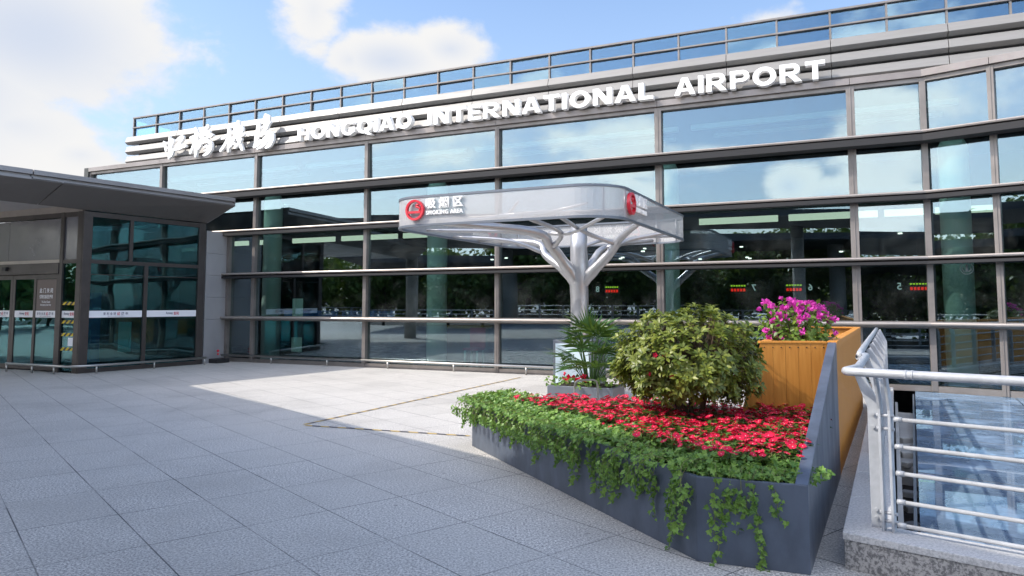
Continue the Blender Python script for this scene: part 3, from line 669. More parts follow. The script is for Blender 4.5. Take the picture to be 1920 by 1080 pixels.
# ---------------------------------------------------------------- entrance vestibule
E_ = thing('entrance_vestibule', 'low glazed entrance vestibule with bronze frames under a projecting flat canopy', 'building', P(-9.5, -3, 0))
def F(s, o, z): return P(s, -4.3 - o, z)                  # front wall, o outwards
def vbox(fn, a, b, o0, o1, z0, z1, name, m, bevel=0, parent=E_, label=None):
    mb = MB(); fbox(mb, fn, a, b, o0, o1, z0, z1); return obj(name, mb, m, parent, bevel, label)
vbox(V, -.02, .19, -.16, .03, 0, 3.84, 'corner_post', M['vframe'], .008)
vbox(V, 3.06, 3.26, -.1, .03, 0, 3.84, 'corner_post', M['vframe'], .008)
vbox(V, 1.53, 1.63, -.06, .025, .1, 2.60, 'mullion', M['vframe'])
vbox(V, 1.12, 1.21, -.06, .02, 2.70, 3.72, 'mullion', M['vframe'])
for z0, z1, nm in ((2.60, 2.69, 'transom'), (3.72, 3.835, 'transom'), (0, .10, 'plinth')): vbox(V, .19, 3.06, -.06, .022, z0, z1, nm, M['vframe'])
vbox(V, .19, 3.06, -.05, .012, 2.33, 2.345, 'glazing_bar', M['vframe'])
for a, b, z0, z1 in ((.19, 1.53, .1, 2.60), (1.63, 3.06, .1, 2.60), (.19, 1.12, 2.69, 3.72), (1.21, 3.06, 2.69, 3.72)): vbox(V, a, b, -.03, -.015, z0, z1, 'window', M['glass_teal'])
def sticker(fn, X, a, b, o, z0, z1, body, kind):
    st = vbox(fn, a, b, o, o + .003, z0, z1, 'window_sticker', M['white'])
    c = (a + b) / 2; h = (z1 - z0); Xv = X
    if kind == 'brand':
        l1 = text_mb('Amway', fn(c - .17, o + .006, z0 + h * .30), Xv, UZ, h=h * .48, wd=.20, bold=.02); obj('lettering', l1, M['navy'], st)
        l2 = text_mb('安利', fn(c + .05, o + .006, z0 + h * .25), Xv, UZ, h=h * .55, wd=.15, bold=.02); obj('lettering', l2, M['rprint'], st)
    else:
        l1 = text_mb('安 利 全 球', fn(c - .31, o + .006, z0 + h * .36), Xv, UZ, h=h * .42, wd=.31, bold=.015); obj('lettering', l1, M['navy'], st)
        l2 = text_mb('60', fn(c + .03, o + .006, z0 + h * .32), Xv, UZ, h=h * .48, wd=.07, bold=.02); obj('lettering', l2, M['rprint'], st)
        l3 = text_mb('周 年', fn(c + .13, o + .006, z0 + h * .36), Xv, UZ, h=h * .42, wd=.18, bold=.015); obj('lettering', l3, M['navy'], st)
        l4 = text_mb('60TH ANNIVERSARY', fn(c - .20, o + .006, z0 + h * .12), Xv, UZ, h=h * .12, wd=.42); obj('lettering', l4, M['navy'], st)
sticker(V, WD, .19, 1.525, -.014, 1.30, 1.465, '', 'years'); sticker(V, WD, 1.635, 3.055, -.014, 1.30, 1.465, '', 'brand')
# front: glazed strip with hazard tape, then sliding doors
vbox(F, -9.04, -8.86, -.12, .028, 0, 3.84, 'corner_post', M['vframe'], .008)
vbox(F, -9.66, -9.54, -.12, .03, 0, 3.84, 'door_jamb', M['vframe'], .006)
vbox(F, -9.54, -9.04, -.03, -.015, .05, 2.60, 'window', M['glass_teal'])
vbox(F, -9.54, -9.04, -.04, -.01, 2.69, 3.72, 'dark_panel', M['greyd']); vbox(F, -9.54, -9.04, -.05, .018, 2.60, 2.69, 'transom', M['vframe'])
for z in (1.64, 1.20, .90, .56):
    mb = MB(); a, b, o = -9.535, -9.045, -.008; h = .075
    q = [F(a, o, z - h / 2), F(b, o, z - h / 2), F(b, o, z + h / 2), F(a, o, z + h / 2)]; r = [F(a, o - .003, z - h / 2), F(b, o - .003, z - h / 2), F(b, o - .003, z + h / 2), F(a, o - .003, z + h / 2)]
    mb.add(q, [(0, 1, 2, 3)], 0, [[(0, 0), (.49, 0), (.49, h), (0, h)]]); mb.add(r, [(3, 2, 1, 0)], 0, [[(0, h), (.49, h), (.49, 0), (0, 0)]])
    mb.add(q + r, [(0, 4, 5, 1), (1, 5, 6, 2), (2, 6, 7, 3), (3, 7, 4, 0)], 0, [[(0, 0)] * 4] * 4)
    obj('hazard_tape', mb, M['tape'], E_)
sticker(F, U, -9.535, -9.045, -.012, 1.30, 1.465, '', 'brand')
mb = MB(); fbox(mb, F, -9.26, -9.06, -.006, -.003, .63, .83); obj('paper_sheet', mb, M['white'], E_)
vbox(F, -14.0, -9.66, -.10, .05, 2.36, 2.62, 'door_header', M['vframe'], .008); vbox(F, -14.0, -9.66, -.05, .03, 2.62, 2.70, 'transom', M['fin'])
vbox(F, -11.75, -11.6, .05, .12, 2.46, 2.55, 'door_sensor', M['black'], .01)
for a, b in ((-11.72, -9.66), (-14.0, -11.73)): vbox(F, a, b, -.06, -.02, 2.70, 3.70, 'fascia_panel', M['greyd'])
vbox(F, -14.0, -9.04, -.08, .02, 3.72, 3.835, 'transom', M['vframe'])
for a, b, o, txt in ((-10.62, -9.68, .0, 'closed'), (-11.52, -10.60, -.045, 'brand'), (-12.45, -11.53, -.045, 'years'), (-13.4, -12.46, .0, 'brand')):
    d = vbox(F, a, a + .09, o - .04, o, .03, 2.35, 'sliding_door', M['vframe'])
    mb = MB(); fbox(mb, F, b - .09, b, o - .04, o, .03, 2.35); fbox(mb, F, a + .09, b - .09, o - .04, o, 2.24, 2.35); fbox(mb, F, a + .09, b - .09, o - .04, o, .03, .14)
    obj('door_frame', mb, M['vframe'], d)
    mb = MB(); fbox(mb, F, a + .09, b - .09, o - .028, o - .016, .14, 2.24); obj('door_glass', mb, M['glass_teal'], d)
    sticker(F, U, a + .095, b - .095, o - .012, 1.30, 1.465, '', 'years' if txt == 'closed' else txt)
    if txt == 'closed':
        mb = MB(); fbox(mb, F, a + .10, b - .10, o - .013, o - .010, 1.47, 2.23); bd = obj('notice_board', mb, M['brown'], d)
        c = (a + b) / 2
        for body, z, h, wd in (('此 门 关 闭', 1.90, .115, .50), ('仅限应急逃生使用', 1.76, .095, .50), ('The Door Closed', 1.655, .05, .32), ('Emergency Use Only', 1.575, .055, .40)):
            obj('lettering', text_mb(body, F(c, o - .007, z), U, UZ, h=h, wd=wd, bold=.015, align='CENTER'), M['white'], bd)
# floor and back of the vestibule
mb = MB(); mb.add([F(-14, -.06, .014), F(-8.95, -.06, .014), V(WL, -.06, .014), P(-14, -1.1, .014)], [(0, 1, 2, 3)]); obj('vestibule_floor', mb, M['floor'], E_)
mb = MB(); fbox(mb, P, -14, -8.5, -1.25, -1.12, 0, 3.8); fbox(mb, P, -14.1, -14.0, -4.3, -1.1, 0, 3.85); obj('back_wall', mb, M['hall_wall'], E_)
vbox(P, -12.2, -11.85, -1.9, -1.6, .014, 1.95, 'info_totem', M['blue'], .01)
vbox(P, -10.3, -9.85, -2.2, -2.15, .35, 1.15, 'poster_stand', M['col'], .01)
# canopy: sloping soffit, stepped fascia
A_ = (-7.45, -1.02); B_ = (-9.0, -11.3)
def lerp(a, b, f): return tuple(x * (1 - f) + y * f for x, y in zip(a, b))
wa = (-8.43, -1.05); wb = (-9.62, -11.3)
mb = MB()
for f0, f1 in ((0, .42), (.423, .72), (.723, 1)):
    a0, a1, b0, b1 = lerp(A_, B_, f0), lerp(A_, B_, f1), lerp(wa, wb, f0), lerp(wa, wb, f1)
    top = 4.34
    v = [P(a0[0], a0[1], 4.285), P(a1[0], a1[1], 4.285), P(b1[0], b1[1], 3.86), P(b0[0], b0[1], 3.86)]
    mb.add(v + [p + UZ * .03 for p in v], [(0, 1, 2, 3), (7, 6, 5, 4), (0, 4, 5, 1), (1, 5, 6, 2), (2, 6, 7, 3), (3, 7, 4, 0)])
obj('sloping_soffit', mb, M['soffit'], E_)
mb = MB(); mb.hexa([P(-14.6, -11.3, 3.99), P(wb[0], wb[1], 3.99), P(wa[0], wa[1], 3.99), P(-14.6, -1.05, 3.99), P(-14.6, -11.3, 4.02), P(wb[0], wb[1], 4.02), P(wa[0], wa[1], 4.02), P(-14.6, -1.05, 4.02)]); obj('flat_soffit', mb, M['grey'], E_)
mb = MB(); mb.hexa([F(-14, .02, 3.836), F(-8.9, .02, 3.836), F(-8.9, -.1, 3.836), F(-14, -.1, 3.836), F(-14, .02, 3.99), F(-8.9, .02, 3.99), F(-8.9, -.1, 3.99), F(-14, -.1, 3.99)]); obj('transom', mb, M['fin'], E_)
for f0, f1 in ((0, .48), (.4825, 1)):
    a0, a1 = lerp(A_, B_, f0), lerp(A_, B_, f1)
    dv = Vector((0, 0, 0)); o = U * 1.0
    mb = MB()
    for (x0, x1, z0, z1) in ((-.30, .0, 4.29, 4.345), (-.30, -.05, 4.347, 4.395), (-.30, .03, 4.397, 4.50)):
        mb.hexa([P(a1[0] + x0, a1[1], z0), P(a1[0] + x1, a1[1], z0), P(a0[0] + x1, a0[1], z0), P(a0[0] + x0, a0[1], z0), P(a1[0] + x0, a1[1], z1), P(a1[0] + x1, a1[1], z1), P(a0[0] + x1, a0[1], z1), P(a0[0] + x0, a0[1], z1)])
    obj('fascia', mb, M['fascia'], E_, .004)
mb = MB(); mb.hexa([P(-14.6, -11.3, 4.40), P(-9.31, -11.3, 4.40), P(-7.76, -1.0, 4.40), P(-14.6, -1.0, 4.40), P(-14.6, -11.3, 4.47), P(-9.31, -11.3, 4.47), P(-7.76, -1.0, 4.47), P(-14.6, -1.0, 4.47)]); obj('roof', mb, M['soffit'], E_)
mb = MB(); v = [P(A_[0], A_[1], 4.285), P(wa[0], wa[1], 3.86), P(-14.6, -1.05, 3.99), P(-14.6, -1.05, 4.4), P(A_[0], A_[1], 4.4)]
mb.add(v + [p + N * .03 for p in v], [(0, 1, 2, 3, 4), (9, 8, 7, 6, 5), (0, 5, 6, 1), (1, 6, 7, 2), (2, 7, 8, 3), (3, 8, 9, 4), (4, 9, 5, 0)]); obj('end_fascia', mb, M['fascia'], E_)
# small things by the grey wall
mb = MB(); fbox(mb, P, -8.55, -8.2, -.75, -.3, 0, .12)
tag(obj('black_box', mb, M['black'], None, .015), 'low black rubber box on the paving at the foot of the grey wall', 'box')
mb = MB(); c = V(WL + .55, -.005, .33)
mb.tube([c - WN * .006, c + WN * .012], .035, 14); mb.tube([c - UZ * .09 - WN * .006, c - UZ * .09 + WN * .012], .026, 14)
tag(obj('red_sticker', mb, M['red']), 'small red round stickers low on the grey wall', 'sticker')

# ---------------------------------------------------------------- stainless bumper rails
def bumper(name, pts, posts, label, z=.19):
    t = thing(name, label, 'rail', pts[0], 'low steel bumper rails'); t.location.z = 0
    mb = MB(); mb.tube([Vector(p) + UZ * z for p in pts], .03, 10); obj('rail', mb, M['steel'], t)
    for p in posts:
        p = Vector(p); mb = MB(); mb.tube([p, p + UZ * (z - .01)], .022, 8); obj('post', mb, M['steel'], t)
a, b = -8.75, 5.6
bumper('bumper_rail', [P(a, -.18, 0), P(b, -.18, 0)], [P(a + .04 + k * 1.905, -.18, 0) for k in range(8)], 'long low steel bumper rail along the foot of the terminal glass')
co = .34
pA, pB, pC, pD, pE = F(-11.0, co, 0), F(-9.05, co, 0), F(-8.72, co, 0) + WN * 0, V(.0, co, 0), V(3.2, .30, 0)
crn = F(-8.62, co, 0)
bumper('bumper_rail', [pA, F(-9.0, co, 0), F(-8.75, co * .97, 0), V(-.1, co * .8, 0), V(.15, co, 0), pE], [pA + U * .03, F(-10.0, co, 0), F(-9.2, co, 0), V(.25, co, 0), V(1.7, co * .94, 0), V(3.15, .30, 0)], 'steel bumper rail bent round the corner of the entrance vestibule')

# ---------------------------------------------------------------- smoking shelter
SC = Vector((.726, 13.063, 0)); sh = R(64.24); SU = Vector((math.sin(sh), -math.cos(sh), 0)); SN = Vector((math.cos(sh), math.sin(sh), 0))
HU, HN, RR, ZB, ZT = 1.94, 2.45, .66, 2.836, 3.323
TR = Vector((1.19, 12.9, 0))
SH = thing('smoking_shelter', 'silver tree-shaped smoking shelter with a perforated white ring canopy on branching arms', 'shelter', TR)
def ring_pts(grow=0, nseg=12):
    out = []
    for su, sn, a0 in ((1, 1, 0), (-1, 1, 90), (-1, -1, 180), (1, -1, 270)):
        for k in range(nseg + 1):
            an = R(a0 + 90 * k / nseg); r = RR + grow
            out.append(SC + SU * (su * (HU - RR) + r * math.cos(an)) + SN * (sn * (HN - RR) + r * math.sin(an)))
    return out
def strip(z0, z1, grow0, thick, m, name):
    o_, i_ = ring_pts(grow0), ring_pts(grow0 - thick); n = len(o_); mb = MB(); L = 0
    for k in range(n):
        a, b = o_[k], o_[(k + 1) % n]; c, d = i_[k], i_[(k + 1) % n]; l = (b - a).length
        uv = [(L, 0), (L + l, 0), (L + l, z1 - z0), (L, z1 - z0)]
        mb.add([a + UZ * z0, b + UZ * z0, b + UZ * z1, a + UZ * z1], [(0, 1, 2, 3)], 0, [uv], True)
        if thick > .004: mb.add([c + UZ * z0, d + UZ * z0, d + UZ * z1, c + UZ * z1], [(3, 2, 1, 0)], 0, [uv[::-1]], True)
        if thick > .004:
            mb.add([a + UZ * z1, b + UZ * z1, d + UZ * z1, c + UZ * z1], [(0, 1, 2, 3)], 0, [uv]); mb.add([a + UZ * z0, b + UZ * z0, d + UZ * z0, c + UZ * z0], [(3, 2, 1, 0)], 0, [uv])
        L += l
    return obj(name, mb, m, SH)
strip(ZB + .03, ZT - .03, 0, .003, M['perf'], 'perforated_screen')
strip(ZT - .034, ZT, .012, .05, M['trim'], 'top_trim'); strip(ZB, ZB + .034, .012, .05, M['trim'], 'bottom_trim')
mb = MB()
for f in [k / 8 for k in range(8)]:
    pts = ring_pts(-.04); p = pts[int(f * len(pts)) + 6 if int(f * len(pts)) + 6 < len(pts) else 2]; mb.tube([p + UZ * (ZB + .03), p + UZ * (ZT - .03)], .018, 6)
obj('upright', mb, M['alu'], SH)
def wob(p, k): return Vector(p) + Vector((noise.noise(Vector(p) * 1.7 + Vector((k, 0, 0))), noise.noise(Vector(p) * 1.7 + Vector((0, k, 3))), noise.noise(Vector(p) * 1.3 + Vector((0, 5, k))) * .5)) * .05
def smooth_path(pts, n=5):
    pts = [Vector(p) for p in pts]; out = []
    ext = [pts[0] * 2 - pts[1]] + pts + [pts[-1] * 2 - pts[-2]]
    for i in range(1, len(ext) - 2):
        for k in range(n):
            t = k / n; p0, p1, p2, p3 = ext[i - 1:i + 3]
            out.append(.5 * ((2 * p1) + (p2 - p0) * t + (2 * p0 - 5 * p1 + 4 * p2 - p3) * t * t + (3 * p1 - p0 - 3 * p2 + p3) * t ** 3))
    out.append(pts[-1]); return out
def limb(mb, pts, r0, r1, seg=12):
    sp = smooth_path(pts); n = len(sp)
    mb.tube(sp, [(r0 + (r1 - r0) * i / (n - 1)) * (1 + .06 * math.sin(i * 1.7)) for i in range(n)], seg)
mb = MB(); zz = [.95, 1.1, 1.4, 1.7, 1.95, 2.12, 2.3, 2.6, 3.0]
mb.tube([TR + UZ * z + Vector((.006 * math.sin(z * 9), .006 * math.cos(z * 7), 0)) for z in zz], [.17, .165, .155, .16, .165, .185, .16, .15, .145], 24); obj('trunk', mb, M['alu'], SH)
def rp(fu, fn): return SC + SU * fu * HU + SN * fn * HN
def lv(p, z): return Vector((p.x, p.y, z))
fr = -SN
limbs = [
    # front-left main arm with two forks
    ([TR + UZ * 1.95, TR - SU * .16 - SN * .22 + UZ * 2.28, TR - SU * .32 - SN * .55 + UZ * 2.62, TR - SU * .45 - SN * 1.0 + UZ * 2.84, lv(rp(-.50, -.96), 2.90)], .125, .05,
     [([TR - SU * .38 - SN * .8 + UZ * 2.76, TR - SU * .9 - SN * .9 + UZ * 2.86, lv(rp(-.93, -.55), 2.9)], .045, .03), ([TR - SU * .30 - SN * .5 + UZ * 2.58, TR + SU * .05 - SN * 1.0 + UZ * 2.80, lv(rp(.28, -.97), 2.9)], .05, .03), ([TR - SU * .2 - SN * .9 + UZ * 2.8, TR + SU * .3 - SN * 1.1 + UZ * 2.78, lv(rp(.85, -.80), 2.9)], .035, .03)]),
    # left arm
    ([TR + UZ * 1.90, TR - SU * .28 + SN * .02 + UZ * 2.22, TR - SU * .7 + SN * .12 + UZ * 2.52, TR - SU * .95 + SN * .25 + UZ * 2.76, lv(rp(-.97, .30), 2.90)], .11, .04,
     [([TR - SU * .75 + SN * .14 + UZ * 2.56, TR - SU * 1.3 - SN * .2 + UZ * 2.78, lv(rp(-.97, -.12), 2.88)], .04, .028), ([TR - SU * .85 + SN * .2 + UZ * 2.7, TR - SU * .9 + SN * .8 + UZ * 2.84, lv(rp(-.7, .96), 2.9)], .04, .03)]),
    # right arm
    ([TR + UZ * 1.93, TR + SU * .28 - SN * .05 + UZ * 2.2, TR + SU * .62 - SN * .12 + UZ * 2.5, TR + SU * .85 - SN * .3 + UZ * 2.72, lv(rp(.96, -.35), 2.92)], .115, .045,
     [([TR + SU * .62 - SN * .1 + UZ * 2.5, TR + SU * .75 + SN * .4 + UZ * 2.74, lv(rp(.97, .35), 2.9)], .05, .03), ([TR + SU * .75 - SN * .2 + UZ * 2.64, TR + SU * .4 - SN * .7 + UZ * 2.8, lv(rp(.55, -.97), 2.9)], .04, .03)]),
    # back arms
    ([TR + UZ * 1.98, TR + SU * .12 + SN * .3 + UZ * 2.35, TR + SU * .3 + SN * .7 + UZ * 2.68, lv(rp(.62, .96), 2.90)], .085, .035, [([TR + SU * .28 + SN * .62 + UZ * 2.64, TR + SU * .75 + SN * .8 + UZ * 2.82, lv(rp(.97, .62), 2.9)], .035, .028)]),
    ([TR + UZ * 2.0, TR - SU * .15 + SN * .35 + UZ * 2.4, TR - SU * .35 + SN * .9 + UZ * 2.72, lv(rp(-.15, .97), 2.90)], .08, .035, [([TR - SU * .3 + SN * .75 + UZ * 2.66, TR + SU * .02 + SN * 1.2 + UZ * 2.84, lv(rp(.25, .97), 2.9)], .035, .028)])]
for pts, r0, r1, forks in limbs:
    mb = MB(); limb(mb, pts, r0, r1); o = obj('branch', mb, M['alu'], SH)
    for fp, a, b in forks:
        mb = MB(); limb(mb, fp, a, b, 10); obj('twig', mb, M['alu'], o)
# upper twigs crossing the opening above the ring's lower edge
for q in (((-.45, -.9, 2.9), (-.2, -.5, 3.1), (.1, -.75, 3.22)), ((.1, -.9, 2.92), (.25, -.5, 3.12), (.6, -.55, 3.2)), ((-.2, -.55, 3.08), (.25, -.5, 3.12), (.3, .1, 3.2))):
    mb = MB(); limb(mb, [lv(rp(a, b), z) for a, b, z in q], .03, .022, 8); obj('twig', mb, M['alu'], SH)
mb = MB(); mb.box(TR + UZ * .5, .72, .72, 1.0, SU, SN); obj('pedestal', mb, M['trim'], SH, .012)
mb = MB(); mb.box(TR + UZ * .5 - SN * .363, .62, .012, .88, SU, SN); mb.box(TR + UZ * .5 - SU * .363, .012, .62, .88, SU, SN); obj('pedestal_panel', mb, M['pedestal'], SH)
def shelter_sign(O, X, wscale):
    """no-smoking-style roundel and lettering standing off the screen; O = centre of roundel, X = reading direction"""
    Nn = X.cross(UZ); c = O + Nn * .045; r = .165
    mb = MB(); n = 40
    for k in range(n):
        a0, a1 = 2 * math.pi * k / n, 2 * math.pi * (k + 1) / n
        def q(a, rr, d): return c + X * math.cos(a) * rr + UZ * math.sin(a) * rr + Nn * d
        v = [q(a0, r, -.03), q(a1, r, -.03), q(a1, r - .034, -.03), q(a0, r - .034, -.03), q(a0, r, .02), q(a1, r, .02), q(a1, r - .034, .02), q(a0, r - .034, .02)]
        mb.add(v, [(4, 7, 6, 5), (0, 1, 2, 3), (0, 4, 5, 1), (2, 6, 7, 3)])
    mb.box(c + X * .0 - UZ * .035 + Nn * .0, .235, .04, .036, X, Nn, UZ)
    sm = [c + X * .085 - UZ * .02, c + X * .095 + UZ * .02, c + X * .065 + UZ * .04, c + X * .03 + UZ * .05, c + X * .035 + UZ * .085, c + X * .075 + UZ * .075]
    mb.tube(smooth_path(sm, 4), .017, 8)
    obj('roundel', mb, M['red'], SH)
    obj('lettering', text_mb('吸 烟 区', c + X * (.20) + UZ * .012 - Nn * .03, X, UZ, h=.17, wd=.66, depth=.03, bold=.016), M['letter'], SH)
    obj('lettering', text_mb('SMOKING AREA', c + X * .20 - UZ * .085 - Nn * .03, X, UZ, h=.066, wd=.66, depth=.025, bold=.018, spacing=1.15), M['letter'], SH)
    mb = MB()
    for k in range(5): mb.tube([c + X * (.22 + k * .15) - Nn * .028, c + X * (.22 + k * .15) - Nn * .043], .008, 6)
    for k in range(4): mb.tube([c + X * (r - .02) * math.cos(k * 1.57) + UZ * (r - .02) * math.sin(k * 1.57) - Nn * .028, c + X * (r - .02) * math.cos(k * 1.57) + UZ * (r - .02) * math.sin(k * 1.57) - Nn * .043], .008, 6)
    obj('standoff', mb, M['alu'], SH)
zc = 3.09
shelter_sign(SC - SN * HN - SU * 1.30 + UZ * zc, SU, 1)                    # front
shelter_sign(SC + SU * HU - SN * 1.72 + UZ * zc, SN, 1)                    # right
shelter_sign(SC + SN * HN + SU * .75 + UZ * zc, -SU, 1)                    # back
shelter_sign(SC - SU * HU + SN * 1.5 + UZ * zc, -SN, 1)                    # left

# ---------------------------------------------------------------- planter
pl = [Vector((-.456, 8.454)), Vector((1.163, 4.70)), Vector((1.774, 4.46)), Vector((3.06, 6.92)), Vector((2.33, 7.22)), Vector((-.15, 8.98))]
def inset(poly, d):
    n = len(poly); out = []
    for i in range(n):
        a, b, c = poly[i - 1], poly[i], poly[(i + 1) % n]
        e1 = (b - a).normalized(); e2 = (c - b).normalized(); n1 = Vector((-e1.y, e1.x)); n2 = Vector((-e2.y, e2.x))
        k = (n1 + n2); k = k / max(.2, k.dot(n1)); out.append(b + k * d)
    return out
PL = thing('flower_planter', 'large wedge-shaped slate blue steel planter full of red flowers with a tall slanted side wall', 'planter', (1.3, 6.4, 0))
HT = .52; ins = inset(pl, .035)
for i in range(6):
    if i == 2: continue
    j = (i + 1) % 6; mb = MB(); a, b, c, d = pl[i], pl[j], ins[j], ins[i]
    z1 = HT
    mb.hexa([(a.x, a.y, .0), (b.x, b.y, .0), (c.x, c.y, .0), (d.x, d.y, .0), (a.x, a.y, z1), (b.x, b.y, z1), (c.x, c.y, z1), (d.x, d.y, z1)])
    obj('side_panel', mb, M['planter'], PL, .004)
a, b = pl[2], pl[3]; dd = (b - a).normalized(); nn_ = Vector((-dd.y, dd.x)) * .075
mb = MB(); mb.hexa([(a.x, a.y, 0), (b.x, b.y, 0), (b.x + nn_.x, b.y + nn_.y, 0), (a.x + nn_.x, a.y + nn_.y, 0), (a.x, a.y, HT + .004), (b.x, b.y, 1.25), (b.x + nn_.x, b.y + nn_.y, 1.25), (a.x + nn_.x, a.y + nn_.y, HT + .004)])
obj('slanted_side_wall', mb, M['planter'], PL, .005)
mb = MB(); mb.prism([tuple(p) for p in inset(pl, .04)], .05, .45); obj('soil', mb, M['soil'], PL)

WB = thing('timber_planter', 'tall orange timber planter box with vertical boards behind the red flower bed', 'planter', (3.9, 9.2, 0))
fl, frr, br_, bl = Vector((2.36, 6.98)), Vector((3.065, 6.935)), Vector((5.47, 11.5)), Vector((4.72, 11.85))
ZTW = 1.235
def board(a, b, z0, z1, thick, inward, name, za=None):
    mb = MB(); n = 6; mb_ = mb; L = (b - a).length; k = max(1, round(L / .125)); d = (b - a) / k; inn = Vector((-d.y, d.x)).normalized() * thick * inward; gp = d.normalized() * .0012
    for i in range(k):
        p, q = a + d * i + gp, a + d * (i + 1) - gp
        mb.hexa([(p.x, p.y, z0), (q.x, q.y, z0), (q.x + inn.x, q.y + inn.y, z0), (p.x + inn.x, p.y + inn.y, z0), (p.x, p.y, z1), (q.x, q.y, z1), (q.x + inn.x, q.y + inn.y, z1), (p.x + inn.x, p.y + inn.y, z1)])
    return obj(name, mb, M['wood'], WB)
# front face flares out to the left towards the ground
flb = Vector((2.0, 7.0)); fu = (fl - frr).normalized(); FW = (fl - frr).length; FWB = FW + .36; bw = FW / 6; thn = Vector((.012, .03))
def ztop(u): return ZTW if u <= FW else ZTW * (1 - (u - FW) / (FWB - FW))
mb = MB(); u0 = 0.
while u0 < FWB - .01:
    u1 = min(u0 + bw, FWB); a0, a1 = u0 + .0012, u1 - .0012
    us = [(a0, 0), (a1, 0)] + ([(a1, ztop(a1))] if ztop(a1) > .01 else []) + ([(FW, ZTW)] if a0 < FW < a1 else []) + [(a0, ztop(a0))]
    f = [(*(frr + fu * q[0]), q[1]) for q in us]; r = [(*(frr + fu * q[0] + thn), q[1]) for q in us]; n = len(us)
    mb.add(f + r, [tuple(range(n))[::-1], tuple(range(n, 2 * n))] + [(i, (i + 1) % n, n + (i + 1) % n, n + i) for i in range(n)]); u0 = u1
obj('front_boards', mb, M['wood'], WB)
flb = frr + fu * (FWB - .02)
mb = MB(); k = Vector((.014, .034)); k2 = Vector((.03, .06)); mb.hexa([(*(flb + k), 0), (*(frr + k), 0), (*(frr + k2), 0), (*(flb + k2), 0), (*(fl - fu * .03 + k), ZTW - .02), (*(frr + k), ZTW - .02), (*(frr + k2), ZTW - .02), (*(fl - fu * .03 + k2), ZTW - .02)]); obj('inner_lining', mb, M['wood'], WB)
mb = MB()
for i in range(9): 
    p = fl.lerp(frr, (i + .5) / 9); mb.tube([(p.x, p.y - .004, ZTW - .035), (p.x, p.y + .004, ZTW - .035)], .006, 8)
obj('screw_heads', mb, M['dark'], WB)
board(frr + Vector((.012, .03)), br_, 0, ZTW, .03, 1, 'side_boards'); board(br_, bl, 0, ZTW, .03, 1, 'back_boards'); board(bl, fl + Vector((.012, .03)), 0, ZTW, .03, 1, 'side_boards')
mb = MB()
for a, b in ((frr, br_), (br_, bl), (bl, fl), (fl, frr)):
    d = (b - a).normalized(); k = Vector((-d.y, d.x)) * .085; o = Vector((d.y, -d.x)) * .006
    a2, b2 = a + d * .0 + o, b - d * .088 + o
    mb.hexa([(a2.x, a2.y, ZTW + .002), (b2.x, b2.y, ZTW + .002), (b2.x + k.x, b2.y + k.y, ZTW + .002), (a2.x + k.x, a2.y + k.y, ZTW + .002), (a2.x, a2.y, ZTW + .024), (b2.x, b2.y, ZTW + .024), (b2.x + k.x, b2.y + k.y, ZTW + .024), (a2.x + k.x, a2.y + k.y, ZTW + .024)])
obj('top_rim', mb, M['wood'], WB, .003)
mb = MB(); mb.prism([tuple(p) for p in inset([fl + Vector((.02, .05)), frr + Vector((-.02, .05)), br_, bl], .04)], 1.02, 1.10); obj('soil', mb, M['soil'], WB)

# ---------------------------------------------------------------- kerb wall and skylight
KB = thing('granite_kerb', 'speckled granite kerb wall round the sunken skylight well', 'kerb', (2.1, 4.6, 0))
KZ = .217; kw = .36
def xy(p): return (p.x, p.y)
O1 = Vector((2.03, 4.575)); fd = Vector((FD.x, FD.y)); ld = Vector((LD.x, LD.y))
I1 = Vector((2.385, 4.665))
far = 8.9
for nm, top0, top1, mm, gr in (('kerb_body', 0, KZ - .045, M['granite'], .0), ('coping', KZ - .045 + .001, KZ, M['granite_top'], .008)):
    mb = MB()
    gl = (ld * -1) * gr
    k = 0
    for a, b in ((0, .93), (.933, 1.9), (1.903, 3.4), (3.403, 5.5)):
        p0_, p1_ = (O1 + fd * a, O1 + fd * b); q0, q1 = ((I1 if a == 0 else I1 + fd * (a - .12)), I1 + fd * (b - .12))
        if a == 0: mb.prism([xy(p0_ - ld * gr - fd * gr), xy(p1_ - ld * gr), xy(q1), xy(I1)], top0, top1)
        else: mb.prism([xy(p0_ - ld * gr), xy(p1_ - ld * gr), xy(q1), xy(q0)], top0, top1)
    for a, b in ((0, .9), (.903, 1.8), (1.803, 2.7), (2.703, 3.6), (3.603, 4.5), (4.503, 5.4), (5.403, 6.3), (6.303, 7.2), (7.203, 8.75)):
        p0_, p1_ = O1 + ld * a - fd * gr, O1 + ld * b - fd * gr; q0, q1 = I1 + ld * a, I1 + ld * b
        if a == 0: mb.prism([xy(q0 + ld * .0015), xy(q1), xy(p1_), xy(O1 - fd * gr - ld * gr + ld * .0015)], top0, top1)
        else: mb.prism([xy(q0), xy(q1), xy(p1_), xy(p0_)], top0, top1)
    obj(nm, mb, mm, KB, .006)
mb = MB(); mb.prism([xy(I1 + ld * .05 + fd * .02), xy(I1 + ld * .05 + fd * .06), xy(I1 + ld * 8.7 + fd * .06), xy(I1 + ld * 8.7 + fd * .02)], -.7, -.02); obj('well_wall', mb, M['conc'], KB)
mb = MB(); mb.prism([xy(I1 + ld * 3.9 + fd * .061), xy(I1 + ld * 3.9 + fd * .30), xy(I1 + ld * 8.4 + fd * .36), xy(I1 + ld * 8.4 + fd * .061)], -.4, -.14); obj('ledge', mb, M['conc'], KB, .01)
mb = MB(); mb.prism([xy(I1 + ld * .06 + fd * .061), xy(I1 + ld * .06 + fd * .33), xy(I1 + ld * 3.89 + fd * .30), xy(I1 + ld * 3.89 + fd * .061)], -.5, -.34); obj('gutter_dirt', mb, M['soil'], KB)
mb = MB()
